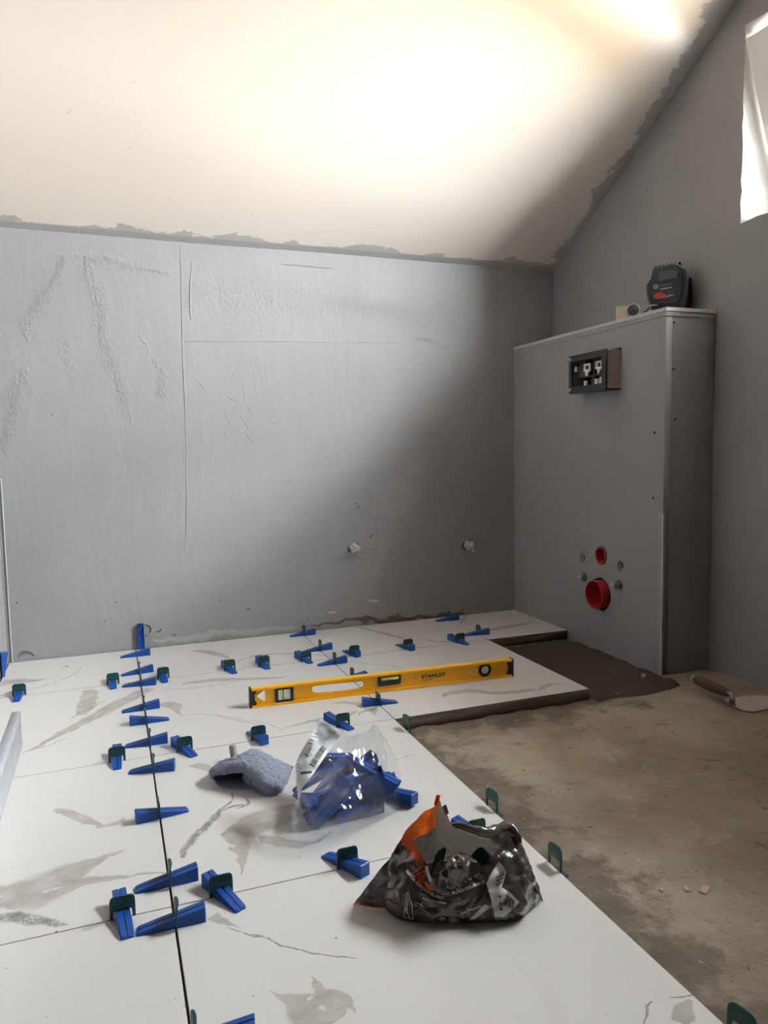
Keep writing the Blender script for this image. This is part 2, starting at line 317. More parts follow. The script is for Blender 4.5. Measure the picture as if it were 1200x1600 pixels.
def marble_material():
    t = NT('white veined porcelain'); P = t.pos(); X, Y, Z = t.sep(P); q0 = t.comb(X, Y, 0.0)
    wp = t.n('ShaderNodeTexNoise'); wp.inputs['Scale'].default_value = 17; wp.inputs['Detail'].default_value = 4; t.set(wp.inputs['Vector'], P)
    q = t.vmath('ADD', q0, t.vmath('MULTIPLY', t.vmath('SUBTRACT', wp.outputs['Color'], (0.5, 0.5, 0.5)), (0.036, 0.036, 0)))
    def fl(lst): return [fp(u, v).to_2d() for u, v in lst]
    soft = [  # broad pale grey bands: photo points on the tiles, half widths in metres
        ([(0, 1400), (60, 1392), (120, 1360), (165, 1338), (195, 1324)], [0.05, 0.055, 0.035, 0.012, 0.0]),
        ([(0, 1402), (80, 1392), (150, 1376), (215, 1368), (262, 1362)], [0.035, 0.03, 0.014, 0.006, 0.002]),
        ([(86, 1263), (110, 1270), (135, 1282), (160, 1292)], [0.0, 0.014, 0.012, 0.0]),
        ([(150, 1294), (180, 1286), (196, 1276)], [0.006, 0.008, 0.0]),
        ([(36, 1178), (75, 1158), (110, 1138), (150, 1118), (200, 1092), (236, 1075)], [0.003, 0.012, 0.018, 0.025, 0.03, 0.012]),
        ([(128, 1118), (138, 1092), (140, 1078)], [0.01, 0.03, 0.006]),
        ([(0, 1068), (25, 1064), (60, 1062), (85, 1058)], [0.035, 0.03, 0.012, 0.0]),
        ([(230, 1108), (255, 1100), (282, 1118)], [0.02, 0.025, 0.0]),
        ([(290, 1198), (310, 1195), (330, 1210)], [0.0, 0.022, 0.004]),
        ([(338, 1303), (370, 1300), (405, 1285), (445, 1270), (475, 1262)], [0.0, 0.035, 0.05, 0.045, 0.02]),
        ([(362, 1300), (375, 1325), (378, 1345), (380, 1368)], [0.03, 0.016, 0.008, 0.001]),
        ([(405, 1312), (440, 1318), (475, 1320), (520, 1300)], [0.02, 0.02, 0.012, 0.003]),
        ([(415, 1545), (445, 1562), (480, 1578), (520, 1600)], [0.0, 0.008, 0.035, 0.05]),
        ([(487, 1528), (500, 1545), (505, 1570)], [0.0, 0.008, 0.02]), ([(505, 1552), (540, 1560), (556, 1578)], [0.012, 0.008, 0.001]),
        ([(440, 1140), (480, 1128), (520, 1122), (560, 1110)], [0.002, 0.01, 0.016, 0.0]),
        ([(520, 1098), (560, 1100), (590, 1120)], [0.01, 0.016, 0.0]),
        ([(285, 1068), (340, 1062), (400, 1060), (450, 1058)], [0.004, 0.018, 0.014, 0.0]),
        ([(300, 1016), (330, 1020), (360, 1030)], [0.012, 0.02, 0.0]),
        ([(370, 1036), (420, 1022), (470, 1022), (520, 1026)], [0.0, 0.012, 0.01, 0.0]),
        ([(560, 980), (600, 990), (640, 1000)], [0.01, 0.014, 0.0]),
        ([(660, 1000), (700, 1003), (730, 1002)], [0.004, 0.012, 0.0]),
        ([(735, 1010), (780, 1000), (815, 975)], [0.0, 0.0, 0.0]),
        ([(760, 985), (800, 978), (830, 972)], [0.016, 0.02, 0.0]),
        ([(690, 1088), (730, 1080), (780, 1082), (850, 1075)], [0.008, 0.02, 0.018, 0.0]),
        ([(840, 1082), (870, 1068), (890, 1072)], [0.002, 0.012, 0.002]),
        ([(1060, 1600), (1070, 1580), (1082, 1562)], [0.012, 0.01, 0.004]),
        ([(380, 1448), (355, 1440), (330, 1428)], [0.0, 0.006, 0.012]),
    ]
    dark = [  # narrow dark crackled veins
        ([(280, 1338), (305, 1305), (325, 1285), (345, 1268), (362, 1240)], [0.001, 0.012, 0.010, 0.006, 0.001]),
        ([(325, 1280), (350, 1266), (372, 1258), (388, 1262)], [0.004, 0.005, 0.007, 0.002]),
        ([(372, 1264), (385, 1252), (380, 1246)], [0.005, 0.006, 0.001]),
        ([(352, 1447), (405, 1462), (460, 1480), (510, 1492), (556, 1500)], [0.0012, 0.0020, 0.0022, 0.0022, 0.0]),
        ([(0, 1430), (40, 1436), (75, 1442), (110, 1446)], [0.010, 0.018, 0.012, 0.0]),
        ([(28, 1084), (60, 1074), (100, 1060), (128, 1040)], [0.003, 0.002, 0.002, 0.002]),
        ([(96, 1046), (104, 1040), (112, 1044)], [0.002, 0.008, 0.001]),
        ([(30, 1064), (55, 1064), (70, 1060)], [0.002, 0.005, 0.0]),
        ([(0, 1088), (14, 1082), (26, 1080)], [0.002, 0.006, 0.001]),
        ([(110, 1122), (135, 1110), (170, 1090)], [0.004, 0.003, 0.0]),
        ([(282, 1117), (330, 1118), (370, 1126), (405, 1134)], [0.002, 0.0015, 0.002, 0.001]),
        ([(250, 1076), (300, 1075), (360, 1066), (400, 1058)], [0.001, 0.0025, 0.002, 0.0]),
        ([(340, 1118), (400, 1128), (440, 1140)], [0.0015, 0.002, 0.0]),
        ([(40, 1172), (75, 1165), (110, 1150)], [0.001, 0.002, 0.0]),
        ([(598, 1600-340), (620, 1250), (640, 1240)], [0.0, 0.0, 0.0]),
        ([(540, 1032), (590, 1038), (630, 1042)], [0.001, 0.002, 0.0]),
        ([(718, 975), (728, 965), (736, 958)], [0.003, 0.003, 0.002]),
        ([(570, 1112), (585, 1106), (592, 1098)], [0.002, 0.009, 0.003]),
        ([(560, 1118), (575, 1110), (590, 1108)], [0.0, 0.005, 0.0]),
        ([(800, 985), (830, 975), (850, 968)], [0.002, 0.003, 0.0]),
        ([(620, 1187), (635, 1182), (652, 1178)], [0.001, 0.0018, 0.0]),
        ([(1008, 1600), (1010, 1582), (1025, 1574)], [0.002, 0.003, 0.001]), ([(1048, 1562), (1065, 1557), (1085, 1553)], [0.001, 0.002, 0.002]),
    ]
    soft = [s for s in soft if max(s[1]) > 0]; dark = [d for d in dark if max(d[1]) > 0]
    sm = t.vmax([t.vein(q, fl(p), wd, 0.62) for p, wd in soft]); dm = t.vmax([t.vein(q, fl(p), wd, 0.4) for p, wd in dark])
    holes = t.ramp(t.noise(P, 30, 2, 0.5), 0.66, 0.70)
    sm = t.math('MULTIPLY', sm, t.math('SUBTRACT', 1.0, t.math('MULTIPLY', holes, 0.9)))
    tone = t.ramp(t.noise(P, 24, 4, 0.6), 0.3, 0.7, 0.55, 1.0)
    vo = t.n('ShaderNodeTexVoronoi', feature='DISTANCE_TO_EDGE'); vo.inputs['Scale'].default_value = 150
    t.set(vo.inputs['Vector'], t.vmath('ADD', P, t.vmath('MULTIPLY', wp.outputs['Color'], (0.05, 0.05, 0.0))))
    crack = t.math('MAXIMUM', t.math('MULTIPLY', t.ramp(vo.outputs['Distance'], 0.16, 0.02), 0.8), t.math('MULTIPLY', t.ramp(t.noise(P, 48, 6, 0.75), 0.38, 0.62), 0.85))
    col = t.mix(t.math('MULTIPLY', sm, t.math('MULTIPLY', tone, 0.85)), (0.61, 0.582, 0.56), (0.31, 0.270, 0.235))
    col = t.mix(t.math('MULTIPLY', dm, t.math('MULTIPLY_ADD', crack, 0.75, 0.2)), col, (0.11, 0.095, 0.085))
    faint = t.math('MULTIPLY', t.ramp(t.noise(P, 4.5, 6, 0.6, None, 1.2), 0.60, 0.72), 0.16); col = t.mix(faint, col, (0.5, 0.46, 0.42))
    dirt = t.ramp(t.noise(P, 120, 1, 0.5), 0.79, 0.80); col = t.mix(dirt, col, (0.1, 0.09, 0.08))
    N_ = t.sep(t.geo.outputs['Normal'])[2]
    col = t.mix(t.ramp(N_, 0.5, 0.8), (0.20, 0.165, 0.135), col)                    # raw biscuit on the cut edges
    t.base(col); t.rough(t.math('MULTIPLY_ADD', t.noise(P, 8, 3), 0.12, 0.42)); t.b.inputs['Specular IOR Level'].default_value = 0.35
    return t.m
m_tile = marble_material()
m_reveal = simple('white plaster of the window reveal', (0.86, 0.85, 0.82), 0.8, var=0.04, scale=18, bump=0.3)
m_pvc = simple('white window plastic', (0.80, 0.80, 0.80), 0.35, var=0.03)
def film(name, tint, glossy_rough, haze, fac=0.10):
    t = NT(name); out = t.t.nodes['Material Output']; t.t.nodes.remove(t.b)
    tr = t.n('ShaderNodeBsdfTransparent'); tr.inputs[0].default_value = (*tint, 1)
    gl = t.n('ShaderNodeBsdfGlossy'); gl.inputs['Roughness'].default_value = glossy_rough
    df = t.n('ShaderNodeBsdfTranslucent'); df.inputs[0].default_value = (0.9, 0.9, 0.9, 1)
    dd = t.n('ShaderNodeBsdfDiffuse'); dd.inputs[0].default_value = (0.85, 0.85, 0.85, 1)
    a = t.n('ShaderNodeMixShader'); a.inputs[0].default_value = 0.5; t.t.links.new(df.outputs[0], a.inputs[1]); t.t.links.new(dd.outputs[0], a.inputs[2])
    b = t.n('ShaderNodeMixShader'); t.set(b.inputs[0], t.math('MULTIPLY', t.ramp(t.noise(t.obj(), 30, 3), 0.3, 0.7, 0.5, 1.5), haze))
    t.t.links.new(tr.outputs[0], b.inputs[1]); t.t.links.new(a.outputs[0], b.inputs[2])
    lw = t.n('ShaderNodeLayerWeight'); lw.inputs[0].default_value = 0.25
    c = t.n('ShaderNodeMixShader'); t.set(c.inputs[0], t.math('MULTIPLY_ADD', lw.outputs['Facing'], 0.35, fac, True))
    t.t.links.new(b.outputs[0], c.inputs[1]); t.t.links.new(gl.outputs[0], c.inputs[2]); t.t.links.new(c.outputs[0], out.inputs[0])
    if glossy_rough > 0.02:
        bp = t.n('ShaderNodeBump'); bp.inputs['Strength'].default_value = 0.25; bp.inputs['Distance'].default_value = 0.004
        t.set(bp.inputs['Height'], t.noise(t.obj(), 60, 3)); t.t.links.new(bp.outputs[0], gl.inputs['Normal'])
    return t.m
m_glass = film('window pane glass', (0.96, 0.98, 0.97), 0.0, 0.0, 0.05)
m_film = film('clear polythene film', (0.97, 0.98, 0.99), 0.10, 0.035, 0.03)

# ------------------------------------------------------------------ the room shell
XO, YF, ZT, XH, YD = XR+WT, -4.3, 2.60, -2.4, -1.30                       # outer face of gable, wall behind the viewer, flat part of the ceiling
yk = -(ZT-HW)/SLOPE                                  # where the slope meets the flat part
def grid(x0, x1, nx, y0, y1, ny, fz):
    vs = [(x0+(x1-x0)*i/nx, y0+(y1-y0)*j/ny) for j in range(ny+1) for i in range(nx+1)]
    vs = [(x, y, fz(x, y)) for x, y in vs]
    fs = [(j*(nx+1)+i, j*(nx+1)+i+1, (j+1)*(nx+1)+i+1, (j+1)*(nx+1)+i) for j in range(ny) for i in range(nx)]
    return vs, fs
def floor_z(x, y):
    dd = max(min(x-0.60, max(-0.998-y, x-1.2)), 0.0)
    lump = max(0.0, noise.noise((x*14, y*14, 3.1))+0.15)*0.010*math.exp(-dd/0.10)
    return ZC+0.0022*noise.noise((x*4, y*4, 0))+0.0012*noise.noise((x*17, y*17, 5))+lump
vs, fs = grid(XL-0.02, XR+0.02, 215, YF, 0.02, 400, floor_z)
n0 = len(vs); zb = -0.30; xa_, xb_ = XH-0.02, XR+0.02
vs += [(xa_, YF, zb), (xb_, YF, zb), (xb_, 0.02, zb), (xa_, 0.02, zb), (xa_, YF, ZC-.008), (xb_, YF, ZC-.008), (xb_, 0.02, ZC-.008), (xa_, 0.02, ZC-.008)]
fs += [(n0, n0+3, n0+2, n0+1)]+[(n0+k, n0+(k+1) % 4, n0+4+(k+1) % 4, n0+4+k) for k in range(4)]
k0 = len(vs); vs += [(XH-.02, YF, ZC-.001), (XL-.015, YF, ZC-.001), (XL-.015, .02, ZC-.001), (XH-.02, .02, ZC-.001)]; fs.insert(0, (k0, k0+1, k0+2, k0+3))
floor = struct(mesh_obj('floor', vs, fs, m_concrete, smooth=True))
for p in floor.data.polygons[-5:]: p.use_smooth = False
struct(mesh_obj('wall_back', *grid(XL-0.02, XR+0.02, 60, -0.06, HW+0.02, 40, lambda x, y: 0), m_wall_back)).data.transform(
    Matrix(((1, 0, 0, 0), (0, 0, 1, 0), (0, 1, 0, 0), (0, 0, 0, 1))))
struct(mesh_obj('wall_left', [(XL, 0, -.06), (XL, YD, -.06), (XL, YD, HW-SLOPE*YD), (XL, 0, HW), (XL-.12, YD, -.06), (XL-.12, YD, HW-SLOPE*YD), (XL-.12, 0, -.06), (XL-.12, 0, HW)], [(0, 1, 2, 3), (1, 4, 5, 2), (4, 6, 7, 5)], m_wall))  # stopped short out of view, so less light bounces back
m_wall_unseen = simple('dark unseen wall', (0.13, 0.115, 0.10), 0.9, var=0.2, scale=12)  # dark colour for out-of-view walls, picked to soak up bounced light
struct(mesh_obj('wall_unseen_dark', [(XH, 0.02, -.06), (XH, YF, -.06), (XH, YF, ZT+.02), (XH, yk, ZT+.02), (XH, 0.02, HW), (XL, 0.02, -.06), (XL, 0.02, HW)], [(0, 1, 2, 3, 4), (0, 5, 6, 4)], m_wall_unseen))  # added dark space past the short left wall; unseen, cuts bounce light
struct(mesh_obj('wall_front', [(XH, YF, -.06), (XR, YF, -.06), (XR, YF, ZT+.02), (XH, YF, ZT+.02)], [(0, 1, 2, 3)], m_wall_unseen))
vs, fs = grid(XH-0.02, XR+0.02, 40, yk, 0.0, 40, lambda x, y: HW-SLOPE*y+0.002*noise.noise((x*2, y*2, 9)))
n0 = len(vs); vs += [(XH-.02, yk, ZT), (XR+.02, yk, ZT), (XR+.02, YF-.02, ZT), (XH-.02, YF-.02, ZT)]; fs.append((n0, n0+1, n0+2, n0+3))
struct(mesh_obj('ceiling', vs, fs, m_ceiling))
# gable wall with its opening, chipped along the arris
def jag(a, b, n, amp):
    out = []
    for k in range(n):
        t = k/n; j = random.uniform(-amp, amp)
        out.append((a[0]+(b[0]-a[0])*t+(j if a[0] == b[0] else 0), a[1]+(b[1]-a[1])*t+(j if a[1] == b[1] else 0)))
    return out
hole = jag((WY0, WZ0), (WY1, WZ0), 18, .006)+jag((WY1, WZ0), (WY1, WZ1), 18, .003)+jag((WY1, WZ1), (WY0, WZ1), 18, .010)+jag((WY0, WZ1), (WY0, WZ0), 18, .003)
me = plate([[(YF, -.32), (0.02, -.32), (0.02, HW-SLOPE*0.02+.01), (yk, ZT+.02), (YF, ZT+.02)], hole], WT)
gable = mapped('wall_right', me, lambda c: (XR+WT/2+c.z, c.x, c.y), [m_wall, m_reveal]); struct(gable)
for p in gable.data.polygons:
    if abs(p.normal.x) < 0.5 and WY0-.05 < p.center.y < WY1+.05 and WZ0-.05 < p.center.z < WZ1+.05: p.material_index = 1
# the window: fixed frame deep in the reveal, sash tipped inwards at the top
win = thing('window_1', None, None, (XR+0.19, (WY0+WY1)/2, WZ0)); struct(win)
def frame_bm(w_, h_, bar, dep):
    me = plate([[(-w_/2, 0), (w_/2, 0), (w_/2, h_), (-w_/2, h_)], [(-w_/2+bar, bar), (w_/2-bar, bar), (w_/2-bar, h_-bar), (-w_/2+bar, h_-bar)]], dep, 0.004)
    return me
WW, WH = WY1-WY0, WZ1-WZ0
mapped('window_frame', frame_bm(WW, WH, 0.045, 0.06), lambda c: (c.z+0.01, c.x, c.y), m_pvc, win)
tilt = Matrix.Rotation(math.radians(-18.0), 4, 'Y')
sash = mapped('window_sash', frame_bm(WW-0.035, WH-0.03, 0.075, 0.055), lambda c: tilt @ Vector((c.z-0.012, c.x, c.y+0.02)), m_pvc, win)
mapped('pane', plate([[(-WW/2+.08, .09), (WW/2-.08, .09), (WW/2-.08, WH-.10), (-WW/2+.08, WH-.10)]], 0.006), lambda c: tilt @ Vector((c.z-0.012, c.x, c.y)), m_glass, sash)

# ------------------------------------------------------------------ laid tiles and mortar (pieces of the floor)
cols = [(-0.404, -0.0016), (0.0016, 0.5990), (0.6010, 1.1990), (1.2008, 1.5390)]
rows = [(-0.397, -0.007), (-0.9970, -0.3995), (-1.5970, -0.9985), (-2.1970, -1.5985), (-2.7970, -2.1985)]
for j, (y0, y1) in enumerate(rows):
    for i, (x0, x1) in enumerate(cols):
        if (j == 1 and i > 2) or (j > 1 and i > 1): continue
        bm = bmesh.new(); add_box(bm, (x0, y0, -0.0095), (x1, y1, random.uniform(-.0003, .0)), 0.0007)
        bm_obj('tile', bm, m_tile, floor)
edge = []
for a, b in (((-.40, -2.8), (0.592, -2.8)), ((0.592, -2.8), (0.592, -1.004)), ((0.592, -1.004), (1.192, -1.0)), ((1.192, -1.0), (1.195, -.404)),
             ((1.195, -.404), (1.535, -.402)), ((1.535, -.402), (1.535, -.01)), ((1.535, -.01), (-.40, -.01)), ((-.40, -.01), (-.40, -2.8))):
    n = max(2, int(math.dist(a, b)/0.02))
    for k in range(n):
        t = k/n; edge.append((a[0]+(b[0]-a[0])*t+random.uniform(-.003, .005), a[1]+(b[1]-a[1])*t+random.uniform(-.003, .003)))
me = plate([edge], 0.030)
mapped('mortar_bed', me, lambda c: (c.x+(0.006*(0.5-c.z/.03) if c.x > .5 else 0), c.y, c.z-0.0247), m_mortar, floor)
# crumbs of dried mortar swept along the tile edge: too small to pick apart
bm = bmesh.new()
for k in range(260):
    y = random.uniform(-2.45, -1.02); d_ = abs(random.gauss(0, .11))+.012; x = 0.60+d_
    if random.random() < .3: x, y = random.uniform(.62, 1.25), -1.01-abs(random.gauss(0, .06))
    r = random.choice((.0010, .0012, .0016, .002, .003))
    bmesh.ops.create_icosphere(bm, subdivisions=1, radius=1, matrix=Matrix.Translation((x, y, floor_z(x, y)+r*.2)) @ Matrix.Rotation(random.uniform(0, 6), 4, 'Z') @ Matrix.Diagonal((r*random.uniform(.8, 2.2), r, r*.5, 1)))
for v in bm.verts: v.co += Vector((noise.noise(v.co*700), noise.noise(v.co*700+Vector((5, 0, 0))), 0))*.0012
tag(bm_obj('mortar_crumbs', bm, simple('dried mortar crumbs', (0.20, 0.16, 0.125), 0.9, var=0.5, scale=20), floor), kind='stuff')
# combed adhesive waiting for the next tile, in front of the boxing
out = [(1.203, -.403), (1.540, -.403), (1.541, -.60), (1.541, -.92), (1.560, -.945), (1.535, -1.00), (1.47, -1.025), (1.40, -1.03), (1.33, -1.035), (1.27, -1.02), (1.215, -1.025), (1.203, -1.0)]
def inside(x, y, poly):
    c = False
    for (x0, y0), (x1, y1) in zip(poly, poly[1:]+poly[:1]):
        if (y0 > y) != (y1 > y) and x < (x1-x0)*(y-y0)/(y1-y0)+x0: c = not c
    return c
def edist(x, y, poly):
    best = 9
    for (x0, y0), (x1, y1) in zip(poly, poly[1:]+poly[:1]):
        dx, dy = x1-x0, y1-y0; t = max(0, min(1, ((x-x0)*dx+(y-y0)*dy)/(dx*dx+dy*dy))); best = min(best, math.hypot(x-x0-t*dx, y-y0-t*dy))
    return best
def comb_z(x, y):
    x2, y2 = x+0.012*noise.noise((x*9, y*9, 1)), y+0.012*noise.noise((x*9, y*9, 7))
    if not inside(x2, y2, out): return ZC-0.004
    d = edist(x2, y2, out); a = min(1, d/0.012)
    ridge = abs(math.sin(0.5*(x*0.985+0.16*y)*2*math.pi/0.0165))**0.7
    rz = min(1, max(0, (d-.02)/.02))*min(1, max(0, (y+.95)/.05))
    return ZC-0.004+a*(0.009+0.010*ridge*rz-.003*rz+0.004*noise.noise((x*22, y*22, 4))*(1-0.6*rz)+0.002*noise.noise((x*60, y*60, 2)))
vs, fs = grid(1.19, 1.58, 170, -1.05, -.395, 130, comb_z)
mesh_obj('combed_mortar', vs, fs, m_mortar_dark, floor, True)
# squeezed-out lumps at the foot of the tile edge
for k, (u, v) in enumerate(((905, 1086), (926, 1088))):
    p = fp(u, v, ZC); bm = bmesh.new(); bmesh.ops.create_icosphere(bm, subdivisions=2, radius=1)
    for q in bm.verts:
        n = noise.noise(q.co*1.7+Vector((k*3, 0, 0)))
        q.co = Vector((q.co.x*.022*(1+.5*n), q.co.y*.014*(1+.5*n), q.co.z*.008*(1+.6*n)))+p
    bm_obj('mortar_lump', bm, m_mortar, floor, True)

# ------------------------------------------------------------------ cistern boxing
XB, YB, ZB = 1.543, -0.896, 1.108
m_box = wall_material('grey primed board')
m_boxedge = simple('chalky board edge', (0.50, 0.49, 0.48), 0.7, var=0.1)
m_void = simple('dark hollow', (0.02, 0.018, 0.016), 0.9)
m_pipe = simple('red plastic pipe', (0.36, 0.018, 0.016), 0.35, var=0.06)
m_brush = simple('grey dusty metal', (0.30, 0.29, 0.28), 0.45, metal=0.6, var=0.25, bump=0.3)
m_wtube = simple('milky plastic sleeve', (0.34, 0.33, 0.315), 0.4, var=0.25)
box = thing('cistern_boxing', 'grey primed plasterboard boxing built over the toilet cistern, against the gable wall', 'boxing', (XB, 0, ZC))
def bxp(u, v): p = on(u, v, 0, XB); return p.y, p.z
PC, SC = (-0.588, 0.172), bxp(939, 868)
holes = {'drain': (*PC, 0.058), 'flush': (*SC, 0.0335), 'b1': (*bxp(910, 872), .0170), 'b2': (*bxp(969, 884), .0175), 's1': (*bxp(913, 901), .0165), 's2': (*bxp(968, 914), .0165)}
FL = (-0.690, -0.412, 0.880, 1.004)                      # flush frame outline on the board: y0, y1, z0, z1
loops = [[(YB, ZC-.01), (-0.001, ZC-.01), (-0.001, ZB-.012), (YB, ZB-.012)], [(FL[0]+.012, FL[2]+.012), (FL[1]-.012, FL[2]+.012), (FL[1]-.012, FL[3]-.012), (FL[0]+.012, FL[3]-.012)]]
for hx, hy, r in holes.values(): loops.append([(a+random.uniform(-.0012, .0012), b+random.uniform(-.0012, .0012)) for a, b in circle(hx, hy, r, 22)])
def unloc(o):   # keep world coordinates for a child of a translated empty
    o.matrix_parent_inverse = Matrix.Translation(-o.parent.location); return o
unloc(mapped('front_panel', plate(loops, 0.025), lambda c: (XB+0.0125+c.z, c.x, c.y), m_box, box))
bm = bmesh.new(); add_box(bm, (XB+.0252, YB, ZC-.01), (XR-.001, YB+.025, ZB-.012), 0.0008); unloc(bm_obj('side_panel', bm, m_box, box))
bm = bmesh.new(); add_box(bm, (XB-.003, YB-.005, ZB-.0118), (XR-.001, -0.001, ZB), 0.0012); unloc(bm_obj('top_board', bm, m_boxedge, box))
bm = bmesh.new(); add_box(bm, (XB-.0022, YB-.003, ZB-.026), (XR-.001, -0.002, ZB-.0125), 0.001); unloc(bm_obj('top_trim', bm, m_box, box))
bm = bmesh.new()
add_box(bm, (XB-.0025, YB-.004, ZC), (XB+.004, YB+.0035, 0.48), 0.001); add_box(bm, (XB-.002, YB+.011, ZC), (XB+.001, YB+.0145, 0.485), 0.0008)
unloc(bm_obj('corner_bead', bm, m_boxedge, box))
bm = bmesh.new(); add_box(bm, (XB+.13, -.82, ZC), (XB+.135, -.03, ZB-.05)); unloc(bm_obj('shade_backing', bm, m_void, box))  # near-black sheet standing in for the shade inside the boxing
for u, v in ((1053, 504), (1052, 577), (1055, 655)):
    p = on(u, v, 1, YB); bm = bmesh.new(); add_cyl(bm, p, p+Vector((0, -.0012, 0)), .0035, n=10); unloc(bm_obj('screw_head', bm, m_void, box))
for u, v in ((1023, 676), (1021, 778)):
    p = on(u, v, 0, XB); bm = bmesh.new(); add_cyl(bm, p, p+Vector((-.0012, 0, 0)), .004, n=10); unloc(bm_obj('screw_head', bm, m_void, box))

RX = Matrix.Rotation(math.radians(-90), 4, 'Y')         # lathe axis pointing out of the board (-x)
def pipe_thing(name, label, cat, y, z, r, out_, depth, mats):
    t = thing(name, label, cat, (XB, y, z))
    bm = bmesh.new(); add_lathe(bm, [(r, -depth), (r, out_-.002), (r-.0015, out_), (r-.003, out_), (r-.0042, out_-.003), (r-.0055, -depth*.2)], 36, RX)
    bm_obj('pipe_socket', bm, mats, t, True)
    bm = bmesh.new(); rg = add_lathe(bm, [(r-.0045, out_*.5), (r-.007, -depth*.35), (r*.75, -depth*.55), (r*.4, -depth*.62), (.0005, -depth*.63)], 36, RX)
    bm_obj('end_cap', bm, mats, t, True)
    return t
pipe_thing('drain_pipe', 'large red plastic drain socket sticking out low on the grey boxing', 'pipe', PC[0], PC[1], 0.050, 0.028, 0.06, m_pipe)
pipe_thing('flush_pipe', 'small red flush pipe opening set level in the boxing above the drain', 'pipe', SC[0], SC[1], 0.0305, 0.002, 0.05, m_pipe)
for nm, lab, key, out_ in (('fixing_hole', 'upper left fixing socket, recessed in the boxing beside the small red pipe', 'b1', -.002),
                           ('fixing_hole', 'upper right fixing socket, recessed in the boxing right of the small red pipe', 'b2', -.002)):
    y, z, r = holes[key]; t = thing(nm, lab, 'fixing', (XB, y, z), group='fixings around the toilet pipes')
    bm = bmesh.new(); add_lathe(bm, [(r*.80, -.03), (r*.80, out_-.006), (r*.60, out_-.007), (r*.54, -.02)], 18, RX); bm_obj('sleeve', bm, m_wtube, t, True)
    bm = bmesh.new(); add_cyl(bm, (.03, .002, -.003), (.008, .002, -.003), r*.42, n=6); add_cyl(bm, (.03, -.002, 0), (.002, -.002, 0), r*.24, n=10); bm_obj('threaded_rod', bm, m_brush, t)
for lab, key, out_ in (('lower left threaded stub poking out of the boxing beside the large red socket', 's1', .022), ('lower right threaded stub poking out of the boxing beside the large red socket', 's2', .03)):
    y, z, r = holes[key]; t = thing('threaded_stub', lab, 'fixing', (XB, y, z), group='fixings around the toilet pipes')
    bm = bmesh.new(); add_cyl(bm, (.02, 0, 0), (-.010, 0, 0), r*.74, n=6); bm_obj('nut', bm, m_brush, t)
    bm = bmesh.new(); add_lathe(bm, [(r*.62, -.01)]+[(r*(.62+.07*(k % 2)), .008+k*(out_-.008)/8) for k in range(9)]+[(r*.3, out_), (.0005, out_-.004)], 16, RX); bm_obj('sleeve', bm, m_wtube, t, True)

# flush plate frame standing proud of the board
m_black = simple('black plastic', (0.022, 0.022, 0.026), 0.45, var=0.2); m_dk = simple('dark grey plastic', (0.07, 0.07, 0.075), 0.5, var=0.2)
m_card = simple('pinkish beige cardboard', (0.42, 0.335, 0.29), 0.8, var=0.12, scale=25)
m_white = simple('white plastic', (0.72, 0.72, 0.70), 0.4, var=0.05)
XF = XB-0.058
def ff(u, v): p = on(u, v, 0, XF); return p.y, p.z
a_, b_ = ff(890, 616), ff(948, 545)
fy0, fy1, fz0, fz1 = b_[0], a_[0], (ff(890, 616)[1]+ff(948, 608)[1])/2, (ff(890, 557)[1]+ff(948, 545)[1])/2
fr = thing('flush_actuator', 'black open flush actuator housing with cardboard sides, high on the grey boxing', 'flush unit', (XF, (fy0+fy1)/2, (fz0+fz1)/2))
hw, hh = (fy1-fy0)/2, (fz1-fz0)/2
mapped('front_frame', plate([[(-hw, -hh), (hw, -hh), (hw, hh), (-hw, hh)], [(-hw+.022, -hh+.022), (hw-.015, -hh+.022), (hw-.015, hh-.022), (-hw+.022, hh-.022)]], .008, .001), lambda c: (c.z, c.x, c.y), m_black, fr)
for nm, lo, hi, m in (('side_wall', (0.004, -hw+.002, -hh+.004), (.058, -hw+.006, hh-.006), m_card), ('side_wall', (0.004, hw-.006, -hh+.004), (.058, hw-.002, hh-.006), m_card),
                      ('top_wall', (0.004, -hw+.002, hh-.006), (.10, hw-.002, hh-.002), m_card), ('bottom_wall', (0.004, -hw, -hh), (.058, hw-.002, -hh+.004), m_black),
                      ('back_plate', (.085, -hw+.006, -hh+.004), (.09, hw-.006, hh-.006), m_dk), ('divider', (.02, -.012, -hh+.02), (.06, -.004, hh-.03), m_black),
                      ('divider', (.02, -hw+.02, -.014), (.05, hw-.02, -.006), m_black), ('flush_lever', (.025, hw-.06, -.012), (.06, hw-.02, .05), m_dk)):
    bm = bmesh.new(); add_box(bm, lo, hi, .0008); bm_obj(nm, bm, m, fr)
for cyy, czz, s in ((.02, .016, 1), (-.045, .018, 1)):      # white U-shaped catches of the mechanism
    mapped('catch', plate([[(-.017*s, -.012), (-.017*s, .016), (.017*s, .016), (.017*s, -.010), (.008, -.010), (.006, -.026), (-.004, -.024), (-.004, -.012)], [(-.010, -.004), (.010, -.004), (.010, .010), (-.010, .010)]], .01),
           lambda c, cyy=cyy, czz=czz: (.016+c.z, cyy+c.x, czz+c.y), m_white, fr)
for cyy, czz, sy, sz in ((.03, -.034, .008, .008), (-.03, -.034, .008, .010), (-.054, -.036, .006, .016), (.043, -.052, .006, .006), (-.028, -.053, .004, .006), (.085, .020, .006, .008), (.10, .018, .003, .006)):
    bm = bmesh.new(); add_box(bm, (.012, cyy-sy, czz-sz), (.022, cyy+sy, czz+sz), .001); bm_obj('clip_tab', bm, m_white, fr)
